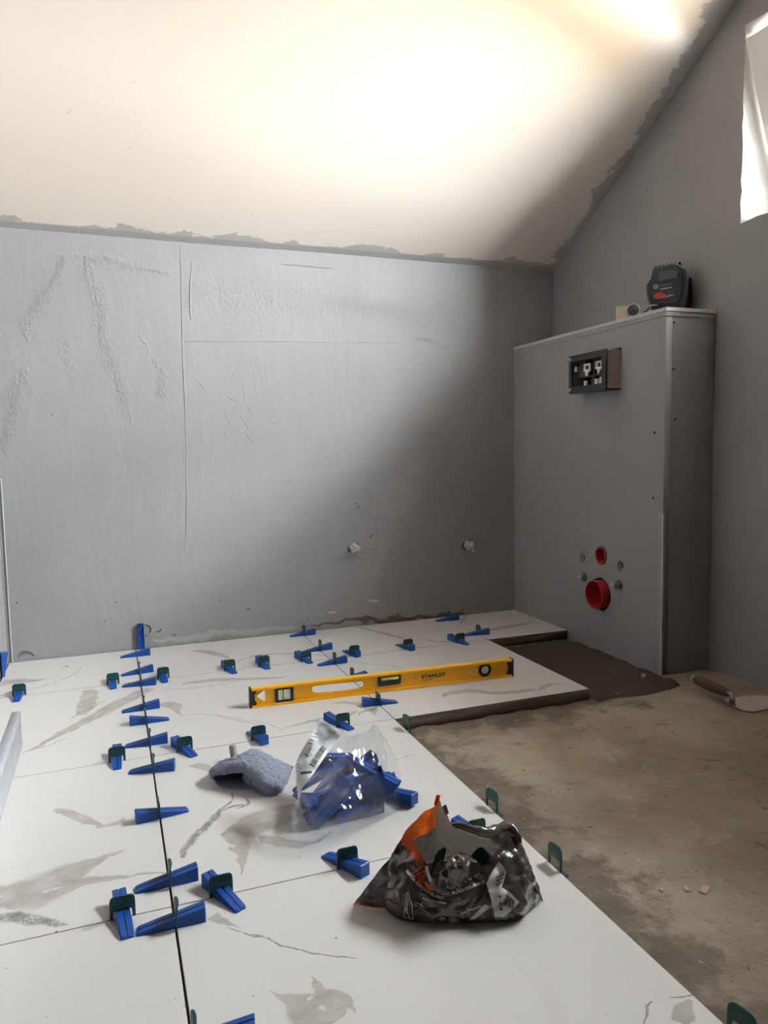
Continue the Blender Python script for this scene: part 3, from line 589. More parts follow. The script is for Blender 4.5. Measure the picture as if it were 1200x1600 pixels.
for cyy, czz, rot in ((hw-.01, hh-.012, .6), (hw-.01, -hh+.014, -.6)):
    bm = bmesh.new(); add_box(bm, (-.007, -.007, -.0022), (-.004, .007, .0022), .0005, Matrix.Translation((0, cyy, czz)) @ Matrix.Rotation(rot, 4, 'X')); bm_obj('corner_mark', bm, m_white, fr)
bm = bmesh.new(); add_box(bm, (.05, -hw+.0, hh), (.0575, -hw+.05, hh+.006), .001); bm_obj('board_lip', bm, m_black, fr)

# ------------------------------------------------------------------ wedges and clips
m_blue = simple('blue wedge plastic', (0.008, 0.066, 0.30), 0.38, var=0.12, scale=90, spec=0.4)
m_green = simple('dark green clip plastic', (0.010, 0.062, 0.058), 0.4, var=0.15, scale=90, spec=0.4)
WL, WB, WHT, WTP = 0.098, 0.0205, 0.0225, 0.0035
def wedge_mesh():
    bm = bmesh.new(); h = WB/2; g = 0.0012
    def sec(x, z, k=1.0): return [(x, -h*k, 0), (x, h*k, 0), (x, h*k, z-.0008), (x, h*k-.001, z), (x, g, z), (x, g*.6, z-.0012), (x, -g*.6, z-.0012), (x, -g, z), (x, -h*k+.001, z), (x, -h*k, z-.0008)]
    S = [sec(0, WTP*.55, .80), sec(.004, WTP+.0006, .95), sec(WL*.3, WTP+(WHT-WTP)*.3), sec(WL*.62, WTP+(WHT-WTP)*.62), sec(WL-.0015, WHT, 1.0), sec(WL, WHT-.0012, .96)]
    R = [[bm.verts.new(p) for p in s] for s in S]; n = len(R[0])
    for A, B in zip(R, R[1:]):
        for k in range(n): bm.faces.new((A[k], A[(k+1) % n], B[(k+1) % n], B[k]))
    bm.faces.new(R[0]); bm.faces.new(R[-1][::-1]); bmesh.ops.recalc_face_normals(bm, faces=bm.faces)
    bot = [f for f in bm.faces if f.normal.z < -.9]                                  # hollow underside
    r = bmesh.ops.inset_region(bm, faces=bot, thickness=.003, depth=0)
    for v in {v for f in bot if f.is_valid for v in f.verts}: v.co.z = max(.0012, (WTP+(WHT-WTP)*v.co.x/WL)*.55)
    me = bpy.data.meshes.new('wedge'); bm.to_mesh(me); bm.free(); me.materials.append(m_blue); return me
ME_W = wedge_mesh()
CW, CH = 0.0365, 0.0365
def clip_mesh(low):
    n = 12; top = []
    for k in range(n+1):
        t = math.pi*k/n; top.append((CW/2*math.copysign(abs(math.cos(t))**.45, math.cos(t)), CH-.013+.013*math.sin(t)**.7))
    lo = [(CW/2, low), (CW/2-.0045, low), (CW/2-.0055, .0125), (CW/2-.008, .0145), (-CW/2+.008, .0145), (-CW/2+.0055, .0125), (-CW/2+.0045, low), (-CW/2, low)]
    me = plate([top+lo[::-1]], .0024, .0004)
    bm = bmesh.new(); bm.from_mesh(me); bpy.data.meshes.remove(me)
    add_box(bm, (-CW/2+.003, -.0006, 0), (CW/2-.003, .0006, .0022), .0003, Matrix.Translation((0, .0185, .0006)))
    for v in bm.verts: v.co = Vector((v.co.z+.0035*(1-(2*v.co.x/CW)**2)*max(0, v.co.y)/CH, v.co.x, v.co.y))
    bmesh.ops.recalc_face_normals(bm, faces=bm.faces)
    me = bpy.data.meshes.new('clip'); bm.to_mesh(me); bm.free(); me.materials.append(m_green); return me
ME_C, ME_CE = clip_mesh(0.0), clip_mesh(-0.020)
def wedge(label, tip, ang, group, rx=None, z=0.0):
    o = bpy.data.objects.new('wedge', ME_W); C.objects.link(o); o.location = (tip[0], tip[1], z); o.rotation_euler = rx or (0, 0, ang)
    return tag(o, label, 'wedge', group)
def clip(label, x, y, ang, group='green clips standing in the tile joints', me=None, tilt=0.0):
    o = bpy.data.objects.new('levelling_clip', me or ME_C); C.objects.link(o); o.location = (x, y, 0); o.rotation_euler = (0, tilt, ang)
    return tag(o, label, 'clip', group)
GW = 'blue levelling wedges pushed into the tile joints'
def across(tip, butt, xj, label, lclip, off=True):      # lies across a joint that runs away from the viewer
    a, b = fp(*tip), fp(*butt); d = (b-a).normalized(); ang = math.atan2(d.y, d.x); n = Vector((-d.y, d.x, 0))
    if n.y < 0: n = -n
    mid = (a+b)/2+n*WB/2; tipc = mid-d*WL/2
    wedge(label, tipc, ang, GW)
    if lclip:
        t = (xj-tipc.x)/d.x; clip(lclip, xj, tipc.y+d.y*t, 0.0 if d.x > 0 else math.pi, tilt=random.uniform(-.05, .05))
def along(front, deg, tip_front, yj, label, lclip, zc=None):   # lies across a joint that runs left-right; deg turns it about the vertical
    f = fp(*front); d = Vector((math.sin(math.radians(deg)), -math.cos(math.radians(deg)), 0))   # towards the viewer
    if tip_front: tipc, ang = f, math.atan2(-d.y, -d.x)
    else: tipc, ang = f-d*WL, math.atan2(d.y, d.x)
    wedge(label, tipc, ang, GW)
    if lclip:
        t = (yj-f.y)/d.y; clip(lclip, f.x+d.x*t, yj, -math.pi/2)
L1 = 'long left joint'
across((188, 1029), (235, 1024), 0, 'blue wedge without a clip, nearest the back wall on the long left joint', None)
across((189, 1057.7), (240.7, 1050), 0, 'blue wedge second from the back wall on the long left joint', 'thin green clip edge-on, farthest back on the long left joint')
across((189.3, 1074.7), (244, 1070.7), 0, 'blue wedge third from the back wall on the long left joint', 'green clip edge-on over the third wedge of the long left joint')
across((190, 1115.3), (250.3, 1106.7), 0, 'blue wedge fourth from the back wall on the long left joint, thick end right', 'green clip edge-on over the fourth wedge of the long left joint')
across((265, 1126), (203.3, 1135), 0, 'farther of the two reversed blue wedges on the long left joint, thick end left', 'green clip edge-on in the farther reversed wedge of the left joint')
across((195, 1170), (262, 1161.7), 0, 'blue wedge on the left joint just behind the second cross joint, thick end right', 'green clip edge-on just behind the second cross joint')
across((198.7, 1210.7), (273.3, 1205), 0, 'blue wedge on the left joint just in front of the second cross joint', 'green clip edge-on just in front of the second cross joint')
across((296.3, 1268.7), (213.3, 1288.7), 0, 'nearer reversed blue wedge alone on the left joint, left of the cloth', 'green clip edge-on in the lone reversed wedge left of the cloth')
across((210.7, 1398), (310.7, 1376), 0, 'large blue wedge on the left joint just behind the front cross joint', 'green clip edge-on just behind the front cross joint')
across((213.3, 1463.9), (321.6, 1440.7), 0, 'large blue wedge just in front of the front cross joint, meeting another wedge', 'green clip edge-on just in front of the front cross joint')
across((272, 1650), (392, 1631), 0, 'blue wedge cut off by the bottom edge of the picture', 'green clip edge-on cut off by the bottom edge of the picture')
RY = [-0.398, -0.998, -1.598]
along((25, 1097), -3, True, RY[0], 'blue wedge at far left above the end of the aluminium straightedge', 'green clip at far left near the aluminium straightedge')
along((177, 1077), 0, True, RY[0], 'blue wedge on the rear cross joint just left of the long joint', 'green clip on the rear cross joint just left of the long joint')
along((258, 1067), 2, True, RY[0], 'blue wedge on the rear cross joint just right of the long joint', 'green clip on the rear cross joint just right of the long joint')
along((367, 1053), 12, True, RY[0], 'left of the two blue wedges on the rear cross joint behind the level', 'left of the two green clips behind the left end of the level')
along((419, 1046), 8, True, RY[0], 'right of the two blue wedges on the rear cross joint behind the level', 'right of the two green clips behind the left end of the level')
along((486, 1037), 14, True, RY[0], 'blue wedge on the rear cross joint meeting the middle long joint', 'green clip with a shiny top at the middle rear joint crossing')
along((560, 1027), 12, False, RY[0], 'blue wedge with its thick end forward, right of the middle rear crossing', 'green clip just right of the middle rear crossing')
along((645, 1017), 12, False, RY[0], 'blue wedge with its thick end forward, behind the word on the level', 'green clip behind the lettering on the yellow level')
along((731, 1008), 16, True, RY[0], 'blue wedge at the crossing beside the missing tile', 'green clip with a shiny top beside the missing tile')
across((453, 996), (494, 991.7), .6, 'blue wedge close to the back wall on the middle long joint', 'green clip close to the back wall on the middle long joint')
across((478, 1020), (519, 1015), .6, 'blue wedge just behind the rear crossing of the middle long joint', 'green clip just behind the rear crossing of the middle long joint')
across((497.5, 1041.7), (543, 1036), .6, 'blue wedge just in front of the rear crossing of the middle long joint', 'green clip just in front of the rear crossing of the middle long joint')
across((522.5, 1067), (577, 1061), .6, 'blue wedge half hidden behind the level, seen through its slot', 'green clip whose tip shows above the top of the level')
across((622.5, 1099), (568, 1105), .6, 'reversed blue wedge in front of the level', 'green clip in the reversed wedge in front of the level')
along((183, 1203), -1, True, RY[1], 'blue wedge on the second cross joint left of the long left joint', 'green clip on the second cross joint left of the long left joint')
along((304, 1183), 22, True, RY[1], 'blue wedge on the second cross joint behind the blue-grey cloth', 'green clip on the second cross joint right of the long left joint')
along((414, 1164), 12, False, RY[1], 'blue wedge with its thick end forward between the level and the cloth', 'green clip between the level and the blue-grey cloth')
along((550, 1141), 24, True, RY[1], 'blue wedge behind the peak of the clear plastic bag', 'green clip behind the peak of the clear plastic bag')
along((200, 1467), 6, True, RY[2], 'large blue wedge on the front cross joint left of the long joint', 'large green clip on the front cross joint left of the long joint')
along((377, 1423), 24, True, RY[2], 'large blue wedge on the front cross joint right of the long joint', 'large green clip on the front cross joint right of the long joint')
along((571, 1370), 26, False, RY[2], 'blue wedge with its thick end forward just left of the grey bag', 'dark green clip just left of the grey bag')
along((778, 1325), 24, True, RY[2], 'blue wedge mostly hidden behind the grey bag', 'green clip peeping over the back of the grey bag')
across((682, 972), (718, 969), 1.2, 'blue wedge close to the back wall near the boxing', 'green clip close to the back wall near the boxing')
across((729, 994), (762.5, 991.7), 1.2, 'blue wedge at the inner corner of the missing tile', 'green clip at the inner corner of the missing tile')
GE = 'empty green clips along the open tile edge'
for (u, v), ang, lab in (((633, 1140), .1, 'small empty green clip at the step of the tile edge, in front of the level'), ((772, 1262), .15, 'empty green clip on the tile edge above the grey bag'),
                    ((872, 1352), .05, 'empty green clip on the tile edge right of the grey bag'), ((1158, 1622), .2, 'empty green clip at the bottom right corner of the picture')):
    p = fp(u, v); o = clip(lab, 0.6008, p.y, ang, GE, ME_CE)
    bm = bmesh.new(); add_box(bm, (-.012, -.016, -.0135), (.016, .016, -.0112), .0006); bm_obj('clip_foot', bm, m_green, o)
# two wedges jammed upright between tile and wall
p = on(221, 1010, 1, -.004); o = wedge('blue wedge jammed upright against the back wall at the long joint', (0, 0), 0, 'blue wedges jammed upright at the walls')
o.matrix_world = Matrix.Translation((p.x, -.0165, -.006)) @ Matrix.Rotation(math.radians(-90), 4, 'Y') @ Matrix.Rotation(math.radians(-90), 4, 'X')
o = wedge('blue wedge jammed upright against the left wall beside the corner tile', (0, 0), 0, 'blue wedges jammed upright at the walls')
p = on(4, 1051, 0, -.405)
o.matrix_world = Matrix.Translation((-.4095, p.y-.004, -.022)) @ Matrix.Rotation(math.radians(-90), 4, 'Y') @ Matrix.Rotation(math.radians(-150), 4, 'X')

# ------------------------------------------------------------------ spirit level
m_yellow = simple('yellow lacquered aluminium', (0.93, 0.48, 0.010), 0.38, var=0.06, scale=40, spec=0.5)
m_vial = simple('pale vial fluid', (0.72, 0.74, 0.22), 0.15, var=0.05); m_vialback = simple('milky vial backing', (0.86, 0.87, 0.82), 0.4, var=0.05)
m_ink = simple('black print', (0.015, 0.014, 0.013), 0.5)
m_scuff = simple('dried mortar splash', (0.75, 0.70, 0.62), 0.8)
A0, A1 = fp(393, 1107), fp(801, 1057); LD = (A1-A0).normalized(); LN = Vector((-LD.y, LD.x, 0)); LL = (A1-A0).length; LH, LW = 0.0535, 0.022
lvl = thing('spirit_level', 'yellow aluminium spirit level with three vials standing on the white tiles', 'level', A0, math.atan2(LD.y, LD.x))
def lw(u, v, off=LW/2):                                   # photo position to length / height on the web of the level
    o = A0+LN*off; d = Vector(ray(u, v)); c = Vector(CAM); t = (o-c).dot(LN)/d.dot(LN); p = c+d*t
    return ((p-A0).dot(LD), p.z)
def lpts(l): return [lw(u, v) for u, v in l]
slot = lpts([(487, 1076), (490, 1072), (505, 1070), (530, 1067.5), (567, 1064), (568, 1071), (560, 1075), (540, 1078.5), (515, 1081), (495, 1082), (489, 1081)])
tri = lpts([(400.8, 1087.5), (412.3, 1078.5), (414, 1079.5), (414.4, 1094), (412.4, 1095.5)])
va, vb = lw(430, 1098), lw(458, 1071); ca_, cb_ = lw(590, 1072), lw(625.5, 1049); rc = lw(757, 1046)
hl = lambda a, b, k: rrect(a[0]+k, a[1]+k, b[0]-k, b[1]-k, .003)
web = plate([[(.002, .003), (LL-.002, .003), (LL-.002, LH-.003), (.002, LH-.003)], slot, tri, hl(va, vb, .009), hl(ca_, cb_, .009), circle(rc[0], rc[1], .012, 24)], .0035)
mapped('web', web, lambda c: (c.x, LW/2+c.z, c.y), m_yellow, lvl)
for z0, z1 in ((0, .0045), (LH-.0045, LH)):
    bm = bmesh.new(); add_box(bm, (.001, 0, z0), (LL-.001, LW, z1), .0008); bm_obj('flange', bm, m_yellow, lvl)
    for y0, y1 in ((0.0002, .0022), (LW-.0022, LW-.0002)):
        bm = bmesh.new(); zz = (z1-.0005, z1+.0022) if z0 == 0 else (z0-.0022, z0+.0005); add_box(bm, (.002, y0, zz[0]), (LL-.002, y1, zz[1]), .0005); bm_obj('flange_lip', bm, m_yellow, lvl)
for x0, x1, sg in ((-.004, .002, 1), (LL-.002, LL+.004, -1)):
    bm = bmesh.new(); add_box(bm, (x0, -.0008, -.0003), (x1, LW+.0008, LH+.0008), .001); cap = bm_obj('end_cap', bm, m_black, lvl)
    xa, xb2 = (x1, x1+.013) if sg > 0 else (x0-.013, x0)
    h_ = LH/2; xr = xb2 if sg > 0 else xa; xl = xa if sg > 0 else xb2
    mapped('cap_tongue', plate([[(xl, .0045), (xr, .0045), (xr, .014), (xr-sg*.004, .018), (xr-sg*.004, LH-.018), (xr, LH-.014), (xr, LH-.0045), (xl, LH-.0045)]], .008), lambda c: (c.x, LW/2+c.z, c.y), m_black, cap)
def vial_block(a, b, vertical):
    f = mapped('vial_frame', plate([rrect(a[0], a[1], b[0], b[1], .006), rrect(a[0]+.0085, a[1]+(.0075 if vertical else .014), b[0]-.0085, b[1]-.007, .0025)], .012, .001), lambda c: (c.x, LW/2+c.z, c.y), m_black, lvl)
    bm = bmesh.new(); add_box(bm, (a[0]+.008, LW/2-.0035, a[1]+.007), (b[0]-.008, LW/2-.0015, b[1]-.0065)); bm_obj('vial_window', bm, m_vialback, f)
    bm = bmesh.new(); mx, mz = (a[0]+b[0])/2, (a[1]+b[1])/2
    if vertical: add_cyl(bm, (mx, LW/2-.0042, a[1]+.0085), (mx, LW/2-.0042, b[1]-.0075), .0038, n=16)
    else: add_cyl(bm, (a[0]+.009, LW/2-.0042, mz+.004), (b[0]-.009, LW/2-.0042, mz+.004), .0050, n=16)
    bm_obj('vial', bm, m_vial, f, True)
    for k in (-1, 1):
        bm = bmesh.new()
        if vertical: add_box(bm, (mx-.0046, LW/2-.0086, mz+k*.006-.0004), (mx+.0046, LW/2-.0078, mz+k*.006+.0004))
        else: add_box(bm, (mx+k*.006-.0004, LW/2-.0098, mz-.001), (mx+k*.006+.0004, LW/2-.0090, mz+.0095))
        bm_obj('vial_line', bm, m_ink, f)
vial_block(va, vb, True); vial_block((ca_[0], ca_[1]), (cb_[0], LH-.0048), False)
bm = bmesh.new(); MR = Matrix.Translation((rc[0], LW/2, rc[1])) @ Matrix.Rotation(math.radians(90), 4, 'X')
add_lathe(bm, [(.0205, -.004), (.0205, .005), (.019, .0062), (.0125, .0062), (.0115, .004), (.0115, -.004)], 36, MR); vf = bm_obj('vial_frame', bm, m_black, lvl, True)
bm = bmesh.new(); add_cyl(bm, (rc[0], LW/2-.001, rc[1]), (rc[0], LW/2-.003, rc[1]), .0118, n=24); bm_obj('vial_window', bm, m_vialback, vf)
bm = bmesh.new(); add_cyl(bm, (rc[0], LW/2-.0042, rc[1]-.0105), (rc[0], LW/2-.0042, rc[1]+.0105), .0048, n=16); bm_obj('vial', bm, m_vial, vf, True)
t0 = lw(658, 1060.2); t1 = lw(696, 1055.5)
me = text_mesh('STANLEY', .0165, .048, 1.1); wd = max(v.co.x for v in me.vertices); k_ = (t1[0]-t0[0])/wd
mapped('lettering', me, lambda c: (t0[0]+c.x*k_, LW/2-.0020+c.z, t0[1]+c.y*.92), m_ink, lvl)
t2 = lw(658.5, 1064.3)
me = text_mesh('I BEAM 180\u00b0', .0062, .01, 1.0); wd = max(v.co.x for v in me.vertices)
mapped('lettering', me, lambda c: (t2[0]+c.x*.036/wd, LW/2-.0020+c.z, t2[1]+c.y), m_ink, lvl)
for u, v, a, b in ((731, 1050, .007, .0022), (744, 1047, .003, .004), (646, 1060, .003, .0012), (650, 1059, .002, .0012)):
    s_, z_ = lw(u, v); me = plate([[(s_+a*math.cos(q)*(1+.4*math.sin(3*q)), z_+b*math.sin(q)+a*.25*math.cos(q)) for q in [2*math.pi*i/14 for i in range(14)]]], .0004)
    mapped('mortar_speck', me, lambda c: (c.x, LW/2-.002+c.z, c.y), m_scuff if u > 700 else m_ink, lvl)
for k in range(16):
    s_ = random.choice((random.uniform(.05, LL-.05), random.uniform(.37, .45))); y_ = random.uniform(.003, LW-.003)
    bm = bmesh.new(); bmesh.ops.create_icosphere(bm, subdivisions=1, radius=1, matrix=Matrix.Translation((s_, y_, LH)) @ Matrix.Diagonal((random.uniform(.001, .005), random.uniform(.0008, .002), .0006, 1)))
    bm_obj('mortar_speck', bm, m_scuff, lvl, True)

# ------------------------------------------------------------------ aluminium straightedge on the left
m_alu = simple('dusty aluminium', (0.42, 0.43, 0.46), 0.5, metal=0.1, var=0.35, scale=28, bump=0.15)
se = thing('straightedge', 'dusty aluminium screeding straightedge standing on edge at the far left', 'straightedge', (-.2955, -.80, 0))
bm = bmesh.new(); SW, SH, SL = .0195, .082, 1.15
prof = [(-SW/2, 0), (SW/2, 0), (SW/2, .004), (SW/2-.0012, .006), (SW/2-.0012, SH-.018), (SW/2, SH-.016), (SW/2, SH-.001), (SW/2-.001, SH), (-SW/2+.001, SH), (-SW/2, SH-.001)]
ins = [(a*.82, .002+b*.955) for a, b in prof]
mapped('bar', plate([prof, ins], SL), lambda c: (c.x, -SL/2+c.z, c.y), m_alu, se)
bm = bmesh.new(); add_box(bm, (-SW*.40, -.016, .003), (SW*.40, -.004, SH-.003)); bm_obj('end_plug', bm, m_dk, se)

# ------------------------------------------------------------------ soft things: helpers
def sheet_grid(rows):
    return [[fp(u, v, z) if not isinstance(u, Vector) else u for u, v, z in r] for r in rows]
def catmull(P, n):                                        # resample a row of points smoothly
    out = []; m = len(P)
    for i in range(n):
        f = i/(n-1)*(m-1); k = min(int(f), m-2); t = f-k
        a, b, c, d = P[max(k-1, 0)], P[k], P[k+1], P[min(k+2, m-1)]
        out.append(0.5*((2*b)+(c-a)*t+(2*a-5*b+4*c-d)*t*t+(3*b-a-3*c+d)*t*t*t))
    return out
def dense(G, nu, nv):
    R = [catmull(r, nu) for r in G]; Cc = [catmull([r[i] for r in R], nv) for i in range(nu)]
    return [[Cc[i][j] for i in range(nu)] for j in range(nv)]
def crease(p, s, seed):                                   # sharp folded facets
    a = noise.noise(p*s+Vector((seed, 0, 0))); b = noise.noise(p*s*2.3+Vector((0, seed, 0)))
    return (1-2*abs(a))*0.6+(1-2*abs(b))*0.4-0.35
def sheet(name, D, mat, parent=None, amp=0.0, sc_=30.0, seed=0.0, solid=0.0, matfn=None, sub=0, pin=None, floor_z=0.0006, fuzz=0.0):
    nv, nu = len(D), len(D[0]); vs = []
    for j in range(nv):
        for i in range(nu):
            p = D[j][i].copy()
            if amp:
                du = D[j][min(i+1, nu-1)]-D[j][max(i-1, 0)]; dv = D[min(j+1, nv-1)][i]-D[max(j-1, 0)][i]; n = du.cross(dv)
                if n.length > 1e-9: p += n.normalized()*amp*crease(p, sc_, seed)*(pin(i/(nu-1), j/(nv-1)) if pin else 1)
            if fuzz: p += Vector((noise.noise(p*260), noise.noise(p*260+Vector((7, 0, 0))), noise.noise(p*240+Vector((0, 7, 0)))))*fuzz
            p.z = max(p.z, floor_z); vs.append(p)
    fs = [(j*nu+i, j*nu+i+1, (j+1)*nu+i+1, (j+1)*nu+i) for j in range(nv-1) for i in range(nu-1)]
    o = mesh_obj(name, vs, fs, None, parent, True)
    for m in (mat if isinstance(mat, list) else [mat]): o.data.materials.append(m)
    if matfn:
        for k, p in enumerate(o.data.polygons): p.material_index = matfn((k % (nu-1)+.5)/(nu-1), (k//(nu-1)+.5)/(nv-1))
    if sub: md = o.modifiers.new('sub', 'SUBSURF'); md.levels = sub; md.render_levels = sub
    if solid: md = o.modifiers.new('solid', 'SOLIDIFY'); md.thickness = solid; md.offset = 0
    return o, BVHTree.FromPolygons(vs, fs)
def onto(bvh, u, v, lift=.0007):
    d = Vector(ray(u, v)).normalized(); h = bvh.ray_cast(Vector(CAM), d)
    return None if h[0] is None else h[0]-d*lift
from mathutils.geometry import delaunay_2d_cdt
def decal(name, bvh, poly, mat, parent, step=2.5, lift=.0007):       # flat print lying on a surface
    xs, ys = [p[0] for p in poly], [p[1] for p in poly]
    pts = []
    for a, b in zip(poly, poly[1:]+poly[:1]):
        m_ = max(1, int(math.dist(a, b)/min(step, 2.5))); pts += [Vector(a).lerp(Vector(b), k/m_) for k in range(m_)]
    n = len(pts)
    poly = [tuple(p) for p in pts]
    x = min(xs)
    while x < max(xs):
        y = min(ys)
        while y < max(ys):
            if inside(x, y, poly) and edist(x, y, poly) > step*.4: pts.append(Vector((x, y)))
            y += step
        x += step
    r = delaunay_2d_cdt(pts, [(i, (i+1) % n) for i in range(n)], [list(range(n))], 1, 1e-4)
    vs = [onto(bvh, p.x, p.y, lift) for p in r[0]]; fs = [f for f in r[2] if all(vs[i] is not None for i in f)]
    vs = [v or Vector((0, 0, 0)) for v in vs]
    used = sorted({i for f in fs for i in f}); mp = {q: k for k, q in enumerate(used)}
    return mesh_obj(name, [vs[i] for i in used], [tuple(mp[i] for i in f) for f in fs], mat, parent, True) if fs else None
def decal_text(name, bvh, txt, p0, p1, size, mat, parent, bold=.01, lift=.0016, bend=0.0):
    me = text_mesh(txt, 1.0, bold); wd = max(v.co.x for v in me.vertices)
    d = (Vector(p1)-Vector(p0)); nn = Vector((d.y, -d.x)).normalized(); vs = []; keep = {}
    for v in me.vertices:
        t = v.co.x/wd; q = Vector(p0)+d*t+nn*(v.co.y*size+bend*4*t*(1-t)); h = onto(bvh, q.x, q.y, lift)
        if h is not None: keep[v.index] = len(vs); vs.append(h)
    fs = [tuple(keep[i] for i in p.vertices) for p in me.polygons if all(i in keep for i in p.vertices)]
    bpy.data.meshes.remove(me)
    return mesh_obj(name, vs, fs, mat, parent) if fs else None
def stroke(a, b, w_):
    a, b = Vector(a), Vector(b); n = (b-a).normalized(); n = Vector((-n.y, n.x))*w_/2
    return [tuple(a+n), tuple(a-n), tuple(b-n), tuple(b+n)]
def group_obj(name, objs, parent):                        # join the pieces of one print into one part
    objs = [o for o in objs if o]
    vs, fs = [], []
    for o in objs:
        k = len(vs); vs += [v.co.copy() for v in o.data.vertices]; fs += [tuple(i+k for i in p.vertices) for p in o.data.polygons]
    m = objs[0].data.materials[0]
    for o in objs: me = o.data; bpy.data.objects.remove(o); bpy.data.meshes.remove(me)
    return mesh_obj(name, vs, fs, m, parent, True)

# ------------------------------------------------------------------ blue-grey cloth
def cloth_material():
    t = NT('blue-grey terry cloth'); ob = t.obj(); a = t.noise(ob, 380, 3, 0.7); b = t.noise(ob, 90, 4, 0.6)
    t.base(t.mix(b, (0.31, 0.335, 0.47), (0.47, 0.50, 0.64))); t.rough(0.95); t.b.inputs['Sheen Weight'].default_value = 0.3
    t.bump(t.math('ADD', a, t.math('MULTIPLY', b, 1.4)), 1.0, 0.007); return t.m
m_cloth = cloth_material()
top = [[(333, 1214, .013), (335, 1212, .022), (350, 1209, .028), (370, 1206, .031), (385, 1207, .033), (395, 1220, .024), (403, 1232, .008), (420, 1244, .001), (432, 1241, .003)],
       [(331, 1211, .011), (331, 1206, .023), (347, 1200, .040), (365, 1196, .047), (383, 1196, .051), (400, 1206, .045), (415, 1222, .030), (432, 1233, .014), (440, 1236, .004)],
       [(335, 1205, .010), (336, 1199, .024), (350, 1192, .042), (366, 1188, .050), (384, 1183, .054), (404, 1187, .055), (422, 1202, .042), (438, 1216, .024), (447, 1222, .005)],
       [(339, 1202, .006), (340, 1196, .018), (352, 1189, .040), (368, 1185, .050), (385, 1178, .054), (399, 1172, .056), (422, 1184, .045), (442, 1194, .022), (456, 1201, .002)],
       [(342, 1202, .001), (343, 1196, .004), (356, 1196, .004), (370, 1194, .004), (386, 1188, .004), (402, 1186, .004), (424, 1194, .004), (443, 1200, .002), (457, 1202, .001)]]
bot = [[(333, 1216, .010), (342, 1227, .003), (355, 1231, .001), (372, 1232, .001), (394, 1232, .001)],
       [(333, 1212, .010), (342, 1220, .003), (357, 1222, .002), (374, 1221, .002), (394, 1220, .002)],
       [(334, 1206, .010), (344, 1209, .004), (360, 1208, .003), (376, 1206, .003), (394, 1204, .003)]]
wall_ = [[(385, 1208, .032), (391, 1219, .018), (396, 1231, .003)], [(384, 1206, .028), (386, 1216, .016), (387, 1226, .004)], [(382, 1203, .022), (380, 1210, .014), (379, 1217, .005)]]
G = sheet_grid(top); D = dense(G, 130, 84)
ctr = fp(395, 1215)
cl = thing('cloth', 'crumpled blue-grey terry cloth folded hollow on the white tiles', 'cloth', (0, 0, 0))
sheet('folded_top', D, m_cloth, cl, .0060, 42, 2.0, .0035, fuzz=.0016)
sheet('folded_underside', dense(sheet_grid(bot), 30, 14), m_cloth, cl, .0012, 60, 4.0, .003)
sheet('inner_fold', dense(sheet_grid(wall_), 14, 10), m_cloth, cl, .0008, 60, 5.0, .003)
m_dust = simple('pale dusty mortar', (0.42, 0.38, 0.36), 0.9, var=0.2, scale=120, bump=0.5)
p = fp(369, 1195); bm = bmesh.new(); add_box(bm, (-.006, -.006, 0), (.006, .006, .037), .0015, Matrix.Translation((p.x, p.y+.022, 0)) @ Matrix.Rotation(.8, 4, 'Z') @ Matrix.Rotation(-.12, 4, 'X'))
for v in bm.verts: v.co += Vector((noise.noise(v.co*90), noise.noise(v.co*90+Vector((3, 0, 0))), 0))*.0015
tag(bm_obj('mortar_stub', bm, m_dust), 'small dusty beige stub standing upright behind the cloth', 'stub')

# ------------------------------------------------------------------ clear bag of wedges
cb = thing('clear_bag', 'clear plastic bag with a white printed label, half full of blue wedges', 'bag', (0, 0, 0))
front = [[(500, 1121, .176), (517, 1131, .168), (536, 1143, .155), (547, 1149, .146), (560, 1147, .143), (576, 1141, .142), (586, 1131, .146), (596, 1150, .128)],
         [(479, 1160, .143), (500, 1160, .140), (520, 1168, .132), (540, 1172, .124), (560, 1172, .118), (580, 1170, .112), (596, 1170, .104), (603, 1186, .090)],
         [(461, 1191, .110), (484, 1195, .116), (514, 1197, .112), (540, 1201, .104), (562, 1203, .096), (582, 1202, .086), (600, 1203, .074), (608, 1212, .060)],
         [(460, 1230, .075), (480, 1235, .092), (510, 1240, .092), (540, 1242, .086), (570, 1240, .076), (590, 1238, .062), (610, 1232, .046), (620, 1236, .030)],
         [(456, 1270, .034), (478, 1275, .056), (505, 1280, .062), (535, 1277, .060), (565, 1270, .052), (592, 1262, .041), (612, 1252, .028), (628, 1246, .012)],
         [(452, 1300, .006), (472, 1308, .014), (498, 1304, .014), (530, 1296, .014), (562, 1286, .014), (592, 1275, .011), (615, 1266, .008), (631, 1257, .004)],
         [(449, 1309, .001), (472, 1321, .001), (500, 1314, .001), (530, 1304, .001), (562, 1293, .001), (592, 1281, .001), (616, 1271, .001), (634, 1259, .001)]]
G = sheet_grid(front)
fo, fb = sheet('film_front', dense(G, 64, 56), m_film, cb, .0050, 26, 11.0, pin=lambda a, b: min(1, 6*(1-b)))
bk = []
for w_, h_ in ((0, 1.0), (.45, .80), (.85, .50), (1.0, .22), (1.0, .012)):
    row = []
    for k in range(8):
        a, b = G[0][k], G[6][k]; dep = .115*math.sin(math.pi*(k+1.2)/9.4); bb = Vector((b.x+.01, b.y+dep, 0.001))
        row.append(Vector((a.x+(bb.x-a.x)*w_, a.y+(bb.y-a.y)*w_, a.z*h_)))
    bk.append(row)
sheet('film_back', dense(bk, 48, 36), m_film, cb, .0045, 26, 31.0, pin=lambda a, b: min(1, 6*b))
sheet('film_base', dense([bk[-1], [(p+q)/2 for p, q in zip(bk[-1], G[6])], G[6]], 30, 8), m_film, cb)
